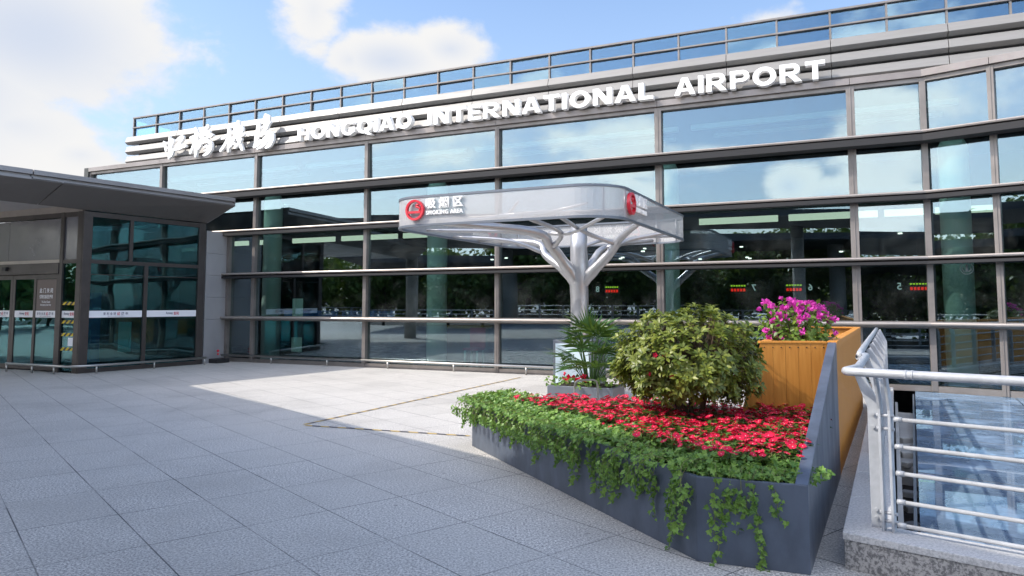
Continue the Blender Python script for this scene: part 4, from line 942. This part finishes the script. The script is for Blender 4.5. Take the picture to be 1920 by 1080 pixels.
for k in range(9):
    t0 = 1.0 + k * .55 + rnd.random() * .2; c = I1 + ld * t0 + fd * .13; r = .04 + rnd.random() * .05
    mb.box((c.x, c.y, -.325 if t0 < 3.8 else -.125), r * 1.6, r * 2.0, r * 1.2, Vector((math.cos(k), math.sin(k), 0)), Vector((-math.sin(k), math.cos(k), 0)))
tag(obj('rubble', mb, M['conc'], None, .015), 'loose dusty stones lying in the gap beside the skylight', 'rubble', kind='stuff')
SK = thing('skylight', 'blue tinted glass skylight in steel frames lying in the kerbed well before the terminal', 'skylight', (5, 9, -.1))
s0 = Vector((2.72, 4.95)); sd_ = Vector((.480, .877)).normalized()
s0 = Vector((3.787, 6.931)) - sd_ * 2.35
e = [0, 1.35, 2.6, 3.75, 4.85, 5.9, 6.9, 7.9, 8.9, 10.55]
for i in range(len(e) - 1):
    for j, (x0, x1) in enumerate(((0, 1.55), (1.57, 3.1), (3.12, 4.7), (4.72, 6.5))):
        a, b = s0 + sd_ * (e[i] + .012), s0 + sd_ * (e[i + 1] - .012)
        mb = MB(); q = [a + fd * x0, a + fd * x1, b + fd * x1, b + fd * x0]
        if not all((Vector((p.x, p.y, 0)) - K).dot(N2) < -.04 and (Vector((p.x, p.y, 0)) - P0).dot(N) < -.04 for p in q):
            q2 = []
            for p in q:
                for Nx, Ox in ((N2, K), (N, P0)):
                    dd_ = (Vector((p.x, p.y, 0)) - Ox).dot(Nx)
                    if dd_ > -.045: p = p - sd_ * ((dd_ + .045) / Vector((sd_.x, sd_.y, 0)).dot(Nx))
                q2.append(p)
            q = q2
            if (q[2] - q[1]).dot(sd_) < .05 or (q[3] - q[0]).dot(sd_) < .05: continue
        jz = rnd.uniform(-.004, .004)
        mb.prism([xy(p) for p in q], [-.02, -.02 + jz, -.02 + jz, -.02], [-.004, -.004 + jz, -.004 + jz, -.004]); obj('glass_pane', mb, M['glass_sky'], SK)
for i in range(len(e) - 1):
    a = s0 + sd_ * e[i]; mb = MB(); mb.prism([xy(a - sd_ * .01), xy(a + fd * 6.5 - sd_ * .01), xy(a + fd * 6.5 + sd_ * .01), xy(a + sd_ * .01)], -.045, -.001); obj('glazing_bar', mb, M['trim'], SK)
for x in (-.03, 1.56, 3.11, 4.71):
    a = s0 + fd * x; b = a + sd_ * (9.6 if x < 1 else 8.4); mb = MB(); mb.prism([xy(a - fd * .012), xy(a + fd * .012), xy(b + fd * .012), xy(b - fd * .012)], -.12, -.05 if x > 0 else -.002); obj('beam', mb, M['trim'], SK)
mb = MB(); a = s0 + fd * .05; mb.prism([xy(a), xy(a + fd * 6.2), xy(a + fd * 6.2 + sd_ * 7.6), xy(a + sd_ * 8.6)], -.69, -.6); obj('well_floor', mb, M['blue'], SK)

# ---------------------------------------------------------------- railing
RL = thing('steel_railing', 'white painted steel railing with leaning posts and five tubes on the granite kerb', 'railing', (2.296, 4.698, KZ))
o2 = Vector((-LD.y, LD.x, 0))                                # outwards from the left run (towards the planter)
o3 = Vector((FD.y, -FD.x, 0)) * 1.0                          # outwards from the front run (towards the viewer)
if o3.dot(LD) > 0: o3 = -o3
pb = Vector((2.296, 4.70, 0)); pf = Vector((2.315, 4.585, 0))
def post(base, along, outw, nm='post'):
    mb = MB()
    for sx in (-.028, .028):
        c = base + along * sx; th = .016
        prof = [(-.03, 0), (.03, 0), (.03, .74), (.105, .955), (.065, .985), (-.03, .78)]   # (outwards, up)
        v = [c + outw * p[0] + UZ * (KZ + p[1]) - along * th / 2 for p in prof] + [c + outw * p[0] + UZ * (KZ + p[1]) + along * th / 2 for p in prof]
        n = len(prof); mb.add(v, [tuple(range(n)), tuple(range(2 * n - 1, n - 1, -1))] + [(i, n + i, n + (i + 1) % n, (i + 1) % n) for i in range(n)])
    o = obj(nm, mb, M['rail'], RL, .003)
    for z in (.06, .11, .62, .70) if (base - pb).length < 2.6 else ():
        mb = MB(); c = base + UZ * (KZ + z); mb.tube([c - along * .05, c + along * .05], .011, 8); obj('bolt', mb, M['rail'], o)
    return o
T_L = [0, 1.32, 2.55, 3.62, 4.68, 5.75, 6.8, 7.85, 8.55]
for t_ in T_L: post(pb + LD * t_, LD, o2)
for t_ in (0, 2.3, 4.6): post(pf + FD * (t_ + (0 if t_ else .0)), FD, o3)
zr = 1.185
cr = Vector((2.10, 4.60, zr)); 
p1 = pb + LD * 1.42 + o2 * .075; p2 = pb + LD * 1.50 + o2 * .075; p3 = pb + LD * 1.62 + o2 * .12; p4 = pb + LD * 8.7 + o2 * .12
corner = Vector((2.135, 4.60, zr))
mb = MB()
mb.tube(smooth_path([lv(p4, zr + .015), lv(p3, zr + .015), lv(p2, zr), lv(pb + LD * 1.2 + o2 * .075, zr), lv(pb + LD * .15 + o2 * .085, zr)], 4) + [corner + Vector((-.02, .06, 0)), corner + Vector((-.018, .015, 0)), corner + Vector((.03, -.035, 0))] + [corner + FD * .16 + o3 * .012, corner + FD * 5.4 + o3 * .012], .027, 14)
obj('handrail', mb, M['rail'], RL)
for q in (.30, .335):
    mb = MB(); c = corner + FD * q + o3 * .012; mb.tube([c - FD * .006, c + FD * .006], .0295, 14); obj('rail_collar', mb, M['rail'], RL)
for z in (.90, .735, .575, .405, .265):
    mb = MB(); a = pf + FD * .05; mb.tube([lv(a, z), lv(pf + FD * 5.2, z)], .0125, 10); b_ = obj('tube', mb, M['rail'], RL)
    mb = MB(); mb.tube([lv(a, z), lv(a + FD * .045, z)], .0165, 10); obj('tube_socket', mb, M['rail'], b_)
    mb = MB(); mb.tube([lv(pb + LD * .03, z), lv(pb + LD * 8.6, z)], .0125, 10); obj('tube', mb, M['rail'], RL)

# ---------------------------------------------------------------- floor tape
def tape(a, b, label):
    a, b = Vector(a), Vector(b); d = (b - a).normalized(); k = Vector((-d.y, d.x)) * .032; L = (b - a).length; mb = MB()
    v = [(a - k), (b - k), (b + k), (a + k)]; v = [(p.x, p.y, .0045) for p in v]
    mb.add(v, [(0, 1, 2, 3)], 0, [[(0, 0), (L, 0), (L, .064), (0, .064)]])
    return tag(obj('floor_tape', mb, M['ftape']), label, 'floor marking', 'worn hazard tape on the paving')
tape((-2.79, 9.93), (.19, 16.32), 'longer worn yellow and black floor tape running towards the terminal glass')
tape((-2.75, 9.855), (-.52, 9.07), 'shorter worn yellow and black floor tape running to the planter')

# ---------------------------------------------------------------- plants
def leaf(mb, base, d, up, L, W, fold=.25, droop=.15, mi=0, tip=.62):
    d = d.normalized(); s = d.cross(up)
    if s.length < 1e-3: s = d.cross(Vector((.3, .5, .8)))
    s.normalize(); n = s.cross(d)
    m1 = base + d * L * .35; m2 = base + d * L * tip - n * droop * L * .3; e = base + d * L - n * droop * L
    a1, b1 = m1 + s * W * .42 + n * fold * W * .5, m1 - s * W * .42 + n * fold * W * .5
    a2, b2 = m2 + s * W * .5 + n * fold * W * .5, m2 - s * W * .5 + n * fold * W * .5
    mb.add([base, a1, m1, b1, a2, m2, b2, e], [(0, 2, 1), (0, 3, 2), (1, 2, 5, 4), (2, 3, 6, 5), (4, 5, 7), (5, 6, 7)], mi, smooth=True)
def rdir(r=rnd):
    while True:
        v = Vector((r.uniform(-1, 1), r.uniform(-1, 1), r.uniform(-1, 1)))
        if .05 < v.length < 1: return v.normalized()
IVY = [(0, 0), (.22, -.05), (.5, .02), (.38, .25), (.46, .52), (.22, .52), (0, 1.0), (-.22, .52), (-.46, .52), (-.38, .25), (-.5, .02), (-.22, -.05)]
def ivyleaf(mb, base, d, n, L, mi=0):
    d = d.normalized(); s = d.cross(n)
    if s.length < 1e-3: s = d.cross(Vector((.2, .9, .3)))
    s.normalize(); n = s.cross(d)
    c = base + d * L * .3
    v = [c - n * L * .06] + [base + s * p[0] * L + d * p[1] * L + n * (abs(p[0]) * .25 - (.12 if p[1] > .9 else 0)) * L for p in IVY]
    mb.add(v, [(0, i, i % 12 + 1) for i in range(1, 13)], mi)

# shrub
SHB = thing('round_shrub', 'rounded evergreen shrub with yellow-green leaf rosettes in the middle of the red flower bed', 'shrub', (1.63, 6.62, .44))
sb = Vector((1.63, 6.62, .44)); cc = Vector((1.58, 6.62, 1.08))
r2 = random.Random(5)
tw = MB(); lf = MB(); tips = []
def shape(d):                       # crown radius by direction, lumpy
    q = .90 + .15 * noise.noise(d * 2.1 + Vector((3, 1, 7))) + .08 * noise.noise(d * 5)
    return Vector((d.x * .72, d.y * .64, d.z * (.53 if d.z > 0 else .42))) * q
for k in range(7):
    a = k * 2 * math.pi / 7 + r2.random(); d = Vector((math.cos(a) * .75, math.sin(a) * .75, .8 + r2.random() * .4)).normalized()
    end = cc + shape(Vector((d.x, d.y, d.z * .4 - .1)).normalized()) * .62
    p = [sb + Vector((math.cos(a), math.sin(a), 0)) * .035, sb.lerp(end, .4) + Vector((0, 0, .02)), sb.lerp(end, .7) + rdir(r2) * .03, end]
    tw.tube(smooth_path(p, 4), [.024 - .0011 * i for i in range(13)], 7); tips.append(p)
for k in range(1150):
    d = rdir(r2)
    if d.z < -.85: continue
    q = cc + shape(d) * (1 - .30 * r2.random() ** 2.0)
    if k % 2 == 0:
        src = min((pp[2] for pp in tips), key=lambda t: (t - q).length); tw.tube([src, src.lerp(q, .5) + rdir(r2) * .03, q - d * .02], [.007, .005, .003], 4, cap=False)
    ax = (d + Vector((0, 0, .75)) + rdir(r2) * .35).normalized()
    x = ax.cross(Vector((.3, .8, .1))).normalized(); y = ax.cross(x); n = r2.randint(6, 9); ph = r2.random() * 6
    sc_ = r2.uniform(.8, 1.15)
    for i in range(n):
        an = ph + i * 2 * math.pi / n + r2.uniform(-.25, .25); el = r2.uniform(.15, .75)
        ld_ = (x * math.cos(an) + y * math.sin(an)) * math.cos(el) + ax * math.sin(el)
        leaf(lf, q + ld_ * .008, ld_, ax,     .070 * sc_ * r2.uniform(.75, 1.1), .027 * sc_, .25, .18)
obj('trunk', tw, M['bark'], SHB); obj('foliage', lf, M['leaf'], SHB)
bl_ = MB()
for k in range(5):
    c = cc + shape(Vector((r2.uniform(-.8, .3), -.8, r2.uniform(-.2, .3))).normalized()) * .97
    for i in range(5): leaf(bl_, c, Vector((math.cos(i * 1.26), -.3, math.sin(i * 1.26))), Vector((0, -1, 0)), .026, .018, .2, .1)
obj('red_bloom', bl_, M['bloom'], SHB)

# red periwinkles: three plant shapes, copied over the bed
def periwinkle(seed):
    r = random.Random(seed); t = thing('periwinkle_plant', 'red periwinkle plant in the crowded flower bed of the blue planter', 'flower', (0, 0, 0), 'red periwinkles in the blue planter')
    lfm = MB(); st = MB()
    blm = MB()
    for k in range(13):
        a = r.random() * 6.28; rr = .12 * math.sqrt(r.random()); h = .12 + r.random() * .05
        top = Vector((math.cos(a) * rr, math.sin(a) * rr, h)); st.tube([(top.x * .3, top.y * .3, 0), top * .6 + Vector((0, 0, .02)), top], [.005, .004, .003], 4, cap=False)
        for i in range(7):
            an = r.random() * 6.28; dd = Vector((math.cos(an), math.sin(an), r.uniform(-.1, .55))); zz_ = top.z * r.uniform(.45, 1.0)
            leaf(lfm, Vector((top.x * zz_ / h, top.y * zz_ / h, zz_)), dd, UZ, r.uniform(.045, .07), .026, .2, .25)
        if k < 11:
            ax = (Vector((top.x * 3, top.y * 3, 1)) + rdir(r) * .35).normalized(); x = ax.cross(Vector((.2, .7, .1))).normalized(); y = ax.cross(x); c = top + ax * .022; ph = r.random() * 6
            for i in range(5):
                an = ph + i * 1.2566; dd = x * math.cos(an) + y * math.sin(an) + ax * .12; s_ = (-x * math.sin(an) + y * math.cos(an)); L = .0235 * r.uniform(.85, 1.2)
                blm.add([c, c + dd * L * .6 + s_ * L * .46, c + dd * L + s_ * L * .38, c + dd * L * 1.0 - s_ * L * .30, c + dd * L * .6 - s_ * L * .42], [(0, 4, 3, 2, 1)], 0)
            blm.tube([c - ax * .004, c + ax * .002], .003, 6, 1)
    obj('stems', st, M['stemg'], t); obj('foliage', lfm, M['vleaf'], t); obj('blossom', blm, [M['bloom'], M['eye']], t); return t
def inside(p, poly):
    n = len(poly); return all((poly[(i + 1) % n] - poly[i]).cross(p - poly[i]) > 0 for i in range(n))
bed = inset(pl, .10); protos = [periwinkle(s) for s in (1, 2, 3, 4)]; spots = []
# the ivy takes a strip along the left and front rims
def edge_d(p, i): a, b = pl[i], pl[(i + 1) % 6]; d = (b - a).normalized(); return d.x * (p.y - a.y) - d.y * (p.x - a.x)
y = 4.3; row = 0
while y < 9.1:
    x = -.7 + (.08 if row % 2 else 0)
    while x < 3.3:
        p = Vector((x + rnd.uniform(-.04, .04), y + rnd.uniform(-.04, .04)))
        if inside(p, bed) and edge_d(p, 0) > .25 + .10 * noise.noise(Vector((p.x * 3, p.y * 3, 0))) and edge_d(p, 1) > .30 and (p - Vector((1.63, 6.62))).length > .14: spots.append(p)
        x += .165
    y += .15; row += 1
used = set()
for i, p in enumerate(spots):
    k = i % 4; loc = (p.x, p.y, .455 + rnd.uniform(-.01, .03)); rz = rnd.random() * 6.28; sc_ = rnd.uniform(.9, 1.2)
    if k not in used: o = protos[k]; o.location = loc; o.rotation_euler = (0, 0, rz); o.scale = (sc_,) * 3; used.add(k)
    else: dup(protos[k], loc, rz, sc_)

# ivy: plants with short and long trails; local +x points out over the rim
def ivy_plant(seed, trails, mass):
    r = random.Random(seed); t = thing('ivy_plant', 'ivy plant trailing over the rim of the blue planter', 'ivy', (0, 0, 0), 'ivy along the blue planter')
    st = MB(); lm = MB()
    for k in range(int(mass * 1.45)):
        a = r.random() * 6.28; rr = .22 * math.sqrt(r.random()); p = Vector((math.cos(a) * rr * 1.1, math.sin(a) * rr, .06 + r.random() * .11 * (1 - rr / .3)))
        n = (Vector((.35, 0, .8)) + rdir(r) * .55).normalized(); d = rdir(r); d = d - n * d.dot(n)
        ivyleaf(lm, p, d, n, r.uniform(.02, .054))
    for L in trails:
        y0 = r.uniform(-.14, .14); pts = [Vector((-.05, y0 * .5, .06)), Vector((.10, y0 * .8, .115)), Vector((.20, y0, .09)), Vector((.255, y0, .0))]
        z = 0; yy = y0; xx = .255
        while z > -L:
            z -= .038; yy += r.uniform(-.026, .026); xx = max(.245, xx + r.uniform(-.012, .012)); pts.append(Vector((xx, yy, z)))
        sp = smooth_path(pts, 2); st.tube(sp, .0022, 4, cap=False)
        for i, p in enumerate(sp[2:]):
            for _ in range(2 if r.random() < (.85 if L < .25 else .55) else (1 if r.random() < .8 else 0)):
                out = Vector((.55, 0, .3)) + rdir(r) * .55; d = (Vector((.25, r.uniform(-1, 1), -.55)) + rdir(r) * .4)
                ivyleaf(lm, p + Vector((.012, r.uniform(-.03, .03), 0)), d, out.normalized(), r.uniform(.018, .047))
    obj('stem', st, M['stemg'], t); obj('foliage', lm, M['ivy'], t); return t
ip = [ivy_plant(21, (.10, .14, .08), 60), ivy_plant(22, (.18, .22, .12), 60), ivy_plant(23, (.34, .16, .25), 55), ivy_plant(24, (.42, .28), 50), ivy_plant(25, (.05, .06), 75), ivy_plant(26, (.46,), 30)]
iu = set()
def put_ivy(k, p, outw, back):
    z = .455; loc = (p.x - outw.x * (.245 - back), p.y - outw.y * (.245 - back), z + rnd.uniform(-.01, .02)); rz = math.atan2(outw.y, outw.x) + rnd.uniform(-.12, .12) * (0 if k in (2, 3) else 1); s_ = rnd.uniform(.92, 1.1)
    if k not in iu: o = ip[k]; o.location = loc; o.rotation_euler = (0, 0, rz); o.scale = (s_,) * 3; iu.add(k)
    else: dup(ip[k], loc, rz, s_)
a, b = pl[0], pl[1]; d = (b - a).normalized(); ow = Vector((d.y, -d.x)); L = (b - a).length
for i in range(26):
    t_ = (i + .3) / 26.3; p = a + d * L * t_
    put_ivy(([1, 0, 0, 1, 0, 0] if t_ < .4 else ([1, 2, 0, 2, 0] if t_ < .62 else [0, 2, 1, 3, 2]))[(i * 7 + (i * i) % 3) % 5], p, ow, .01)
for i in range(34):
    t_ = (i + .5) / 34; p = a + d * L * t_; put_ivy(4, p, ow, -.12 - .04 * (i % 3))
for i in range(30):
    t_ = (i + .4) / 30; p = a + d * L * t_
    if t_ < .72 or i % 3 == 0: put_ivy(4, p, ow, .17 + .03 * (i % 2))
a, b = pl[1], pl[2]; d = (b - a).normalized(); ow2 = Vector((d.y, -d.x))
for t_, k in ((.05, 3), (.3, 2), (.52, 0), (.74, 5)): put_ivy(k, a + d * t_ * (b - a).length, ow2, .0)
for t_ in (.1, .3, .5, .7, .9): put_ivy(4, a + d * t_ * (b - a).length, ow2, -.06)
for t_ in (.2, .45, .7): put_ivy(4, a + d * t_ * (b - a).length, ow2, -.14)
a, b = pl[5], pl[0]; d = (b - a).normalized(); ow3 = Vector((d.y, -d.x))
for t_, k in ((.2, 1), (.5, 0), (.8, 1), (.98, 1)): put_ivy(k, a + d * t_ * (b - a).length, ow3, .0)

# bougainvillea
BG = thing('bougainvillea', 'magenta bougainvillea bush growing in the orange timber planter', 'bush', (2.86, 7.42, 1.08))
r3 = random.Random(9); bc = Vector((2.86, 7.42, 1.34)); st, lm, bm_ = MB(), MB(), MB()
def bshape(d): return Vector((d.x * .40, d.y * .36, d.z * (.34 if d.z > 0 else .26))) * (.88 + .25 * noise.noise(d * 2.3 + Vector((9, 2, 4))))
for k in range(16):
    d = (rdir(r3) + Vector((0, 0, .35))).normalized(); e_ = bc + bshape(d) * .9; b0 = Vector((2.84 + r3.uniform(-.05, .05), 7.42, 1.08))
    st.tube(smooth_path([b0, b0.lerp(e_, .5) + Vector((0, 0, .05)), e_], 4), [.011 - .0009 * i for i in range(9)], 5)
for k in range(880):
    d = rdir(r3); q = bc + bshape(d) * (1 - .55 * r3.random() ** 1.5); ld_ = (d * .5 + Vector((0, 0, -.35)) + rdir(r3) * .6)
    leaf(lm, q, ld_, (d + UZ * .6), r3.uniform(.045, .075), .042, .2, .15, tip=.55)
for k in range(78):
    d = rdir(r3); d.z = abs(d.z) * 1.0 + (.35 if k < 60 else -.25); d.normalize(); q = bc + bshape(d) * r3.uniform(.95, 1.08)
    if k < 6: q = bc + Vector((-.33 + .03 * k, -.12, r3.uniform(-.12, .12)))
    for i in range(12):
        dd = (d * .8 + rdir(r3)).normalized(); leaf(bm_, q + rdir(r3) * .016, dd, rdir(r3), r3.uniform(.028, .042), .032, .3, .0, tip=.55)
obj('stem', st, M['bark'], BG); obj('foliage', lm, M['bleaf'], BG); obj('bract', bm_, M['bract'], BG)

# palm and its small planter
SP = thing('small_planter', 'small grey trough planter with ivy and a few red flowers under the palm', 'planter', (1.0, 10.6, 0))
px = Vector((SU.x, SU.y, 0)); py = Vector((SN.x, SN.y, 0)); pc = Vector((1.08, 10.75, 0))
mb = MB(); mb.box(pc + UZ * .22, 1.0, .55, .44, px, py); obj('trough', mb, M['trim'], SP, .01)
mb = MB(); mb.box(pc + UZ * .435, .92, .47, .02, px, py); obj('soil', mb, M['soil'], SP)
r4 = random.Random(4); im, fm = MB(), MB()
for k in range(190):
    q = pc + px * r4.uniform(-.54, .5) + py * r4.uniform(-.32, .2) + UZ * (.43 + r4.random() * .12)
    ivyleaf(im, q, rdir(r4), (Vector((0, -.5, 1)) + rdir(r4) * .5).normalized(), r4.uniform(.04, .065))
for k in range(16):
    q = pc + px * r4.uniform(-.28, .12) + py * -.2 + UZ * r4.uniform(.52, .62)
    for i in range(6): leaf(fm, q, rdir(r4), rdir(r4), .04, .034, .2, .1)
obj('ivy_foliage', im, M['ivy'], SP); obj('red_bloom', fm, M['bloom'], SP)
PM = thing('lady_palm', 'dark green lady palm with fan leaves in front of the shelter trunk', 'palm', (1.16, 10.8, .44))
pbase = Vector((1.16, 10.8, .44)); pst, plf = MB(), MB()
for k in range(46):
    a = k * 2.4; lvl = (k % 13) / 13 * 1.08 - .08; rr = .10 + .34 * (1 - lvl * .7) * r4.uniform(.4, 1.15); h = .20 + lvl * .70 + r4.uniform(-.05, .05)
    hub = pbase + Vector((math.cos(a) * rr, math.sin(a) * rr, h)); rt = pbase + Vector((math.cos(a) * .08, math.sin(a) * .08, 0))
    pst.tube(smooth_path([rt, rt.lerp(hub, .6) + UZ * .08, hub], 3), [.008, .007, .006, .006, .005, .005, .004], 5, cap=False)
    od = Vector((math.cos(a), math.sin(a), .35 + lvl)).normalized(); sd2 = od.cross(UZ).normalized(); un = sd2.cross(od)
    n = r4.randint(6, 8)
    for i in range(n):
        an = R(-85 + 170 * i / (n - 1)); dd = od * math.cos(an) + sd2 * math.sin(an) + un * .15
        leaf(plf, hub, dd, un, r4.uniform(.26, .40), .046, .3, r4.uniform(.15, .4), tip=.55)
for i in range(9):                                           # young upright spear
    an = R(-26 + 6.5 * i); leaf(plf, pbase + Vector((-.02, -.02, .72)), Vector((math.sin(an) - .06, -.05, math.cos(an))), Vector((0, -1, 0)), .50 - abs(i - 4) * .035, .03, .3, .03, tip=.5)
for i in range(3): leaf(plf, pbase + Vector((.1, -.02, .66 + .02 * i)), Vector((.9, -.1, .42 + .1 * i)), UZ, .50, .05, .25, .08)
obj('stem', pst, M['pleaf'], PM); obj('frond', plf, M['pleaf'], PM)
ST = thing('steel_hoop', 'curved stainless steel hoop standing between the flower bed and the small trough', 'hoop', (.98, 9.75, 0))
mb = MB(); hp = []
for x_, z_ in ((-.16, 0), (-.16, .52), (-.145, .585), (-.10, .615), (.10, .62), (.145, .60), (.16, .54), (.16, 0)): hp.append((x_, z_))
hv = []
for k, (x_, z_) in enumerate(hp): hv.append((Vector((.98, 9.75, 0)) + Vector((x_, 0, z_))))
n = len(hv); vv = []
for off_y in (-.06, .06):
    for k in range(n): vv.append(hv[k] + Vector((0, off_y, 0)))
for off_y in (-.06, .06):
    for k in range(n):
        c = Vector((.98, 9.75, .3)); q = hv[k] + Vector((0, off_y, 0)); q = Vector((.98 + (q.x - .98) * .92, q.y, q.z - (.012 if q.z > .4 else 0))); vv.append(q)
fs = [(i, i + 1, n + i + 1, n + i) for i in range(n - 1)] + [(2 * n + i, 3 * n + i, 3 * n + i + 1, 2 * n + i + 1) for i in range(n - 1)] + [(i, 2 * n + i, 2 * n + i + 1, i + 1) for i in range(n - 1)] + [(n + i, n + i + 1, 3 * n + i + 1, 3 * n + i) for i in range(n - 1)]
mb.add(vv, fs, smooth=False); obj('hoop_band', mb, M['steel'], ST)

# ---------------------------------------------------------------- behind the viewer: what shades the plaza and shows in the glass
dE = Vector((-.669, .743, 0)); nE = Vector((.743, .669, 0)); dl = .37
CD = thing('canopy_deck', 'wide concrete drop-off canopy deck on round pillars, seen mirrored in the terminal glass', 'canopy', nE * (dl - 3))
def Ed(t, o, z): return nE * (dl + o) + dE * t + UZ * z
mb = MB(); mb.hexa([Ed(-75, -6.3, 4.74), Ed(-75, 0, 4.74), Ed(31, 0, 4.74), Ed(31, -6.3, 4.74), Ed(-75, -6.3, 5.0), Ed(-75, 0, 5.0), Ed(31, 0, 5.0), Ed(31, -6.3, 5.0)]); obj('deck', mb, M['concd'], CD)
for t_ in (-60, -40, -20, 0, 18):
    for o_ in (-5.2,):
        mb = MB(); mb.tube([Ed(t_, o_, 0), Ed(t_, o_, 4.74)], .28, 20); obj('pillar', mb, M['conc'], CD)
VD = thing('added_viaduct', 'long concrete viaduct on round pillars added beyond the canopy deck to darken the reflection in the terminal glass', 'viaduct', nE * (dl - 20))  # added deck: fills the dark band in the reflection, leaves the sky open
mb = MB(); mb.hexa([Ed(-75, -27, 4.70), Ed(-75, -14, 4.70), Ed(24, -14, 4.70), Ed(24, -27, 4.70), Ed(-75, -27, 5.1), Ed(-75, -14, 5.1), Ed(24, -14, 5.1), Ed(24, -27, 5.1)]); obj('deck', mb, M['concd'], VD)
for t_ in (-52, -30, -8, 14):
    mb = MB(); mb.tube([Ed(t_, -20, 0), Ed(t_, -20, 4.70)], .5, 20); obj('pillar', mb, M['conc'], VD)
def tree(seed):
    r = random.Random(seed); t = thing('broadleaf_tree', 'dense green broadleaf tree across the road, mirrored in the terminal glass', 'tree', (0, 0, 0), 'trees across the road')
    tr = MB(); tr.tube([(0, 0, 0), (.1, 0, 1.6), (0, .1, 3.2), (.1, 0, 5.5)], [.24, .19, .15, .05], 9)
    cr_ = MB(); cl = [(Vector((r.uniform(-1.9, 1.9), r.uniform(-1.9, 1.9), r.uniform(1.6, 6.6))), r.uniform(.9, 1.6)) for _ in range(24)]
    for c, q in cl:
        tr.tube([(0, 0, min(c.z - .6, 3.0)), tuple(c * .5 + Vector((0, 0, c.z * .25))), tuple(c)], [.08, .06, .03], 6)
        for _ in range(120):
            d = rdir(r); leaf(cr_, c + d * q * r.uniform(.5, 1), rdir(r), d + UZ * .5, .42, .32, .2, .2)
    obj('trunk', tr, M['bark'], t); obj('crown', cr_, M['tleaf'], t); return t
tp = [tree(s) for s in (31, 32, 33)]; r5 = random.Random(77); tu = set()
for i in range(40):
    loc = P(-50 + i * 2.5 + r5.uniform(-.6, .6), -43 - r5.uniform(0, 3) - (i % 2) * 4, 0); k = i % 3; rz = r5.random() * 6; s_ = r5.uniform(.85, 1.2)
    if k not in tu: o = tp[k]; o.location = loc; o.rotation_euler = (0, 0, rz); o.scale = (s_,) * 3; tu.add(k)
    else: dup(tp[k], loc, rz, s_)
for i in range(16):
    k = i % 3; dup(tp[k], (-44 - r5.uniform(0, 5), -24 + i * 4.0, 0), r5.random() * 6, r5.uniform(.8, 1.15), 'dense broadleaf tree at the far left of the plaza, mirrored in the vestibule doors')['group'] = 'trees left of the plaza'
HG = thing('added_hedge', 'tall dark green hedge added behind the trees across the road to block bright gaps in the reflection', 'hedge', P(0, -52, 0))  # added to block the bright horizon showing between the mirrored trees
mb = MB()
for k in range(9000):
    q = P(-52 + r5.random() * 104, -52 + r5.uniform(-.5, .5), r5.random() ** .8 * 5.2); leaf(mb, q, rdir(r5), rdir(r5), .6, .42, .2, .2)
obj('foliage', mb, M['tleaf'], HG)
GB = thing('roadside_balustrade', 'long white roadside balustrade mirrored in the terminal glass', 'railing', P(0, -38, 0))
mb = MB()
for z in (.35, .7, 1.05): mb.tube([P(-45, -38, z), P(45, -38, z)], .05, 6)
obj('rail', mb, M['rail'], GB)
mb = MB()
for k in range(46): mb.box(P(-45 + 2 * k, -38, .55), .14, .14, 1.1, U, N)
obj('post_row', mb, M['rail'], GB)['kind'] = 'stuff'
first = None
for k in range(14):
    if first is None:
        t = thing('bollard', 'dark steel bollard beside the drop-off lane, mirrored in the terminal glass', 'bollard', P(-22, -27, 0), 'bollards beside the drop-off lane'); first = t
        mb = MB(); mb.tube([P(-22, -27, 0), P(-22, -27, .8)], .11, 12); mb.tube([P(-22, -27, .8), P(-22, -27, .86)], [.11, .06], 12); obj('bollard_post', mb, M['black'], t)
        mb = MB(); mb.tube([P(-22, -27, .62), P(-22, -27, .70)], .113, 12); obj('reflective_band', mb, M['white'], t)
    else: dup(first, P(-22 + k * 2.6, -27, 0), 0)
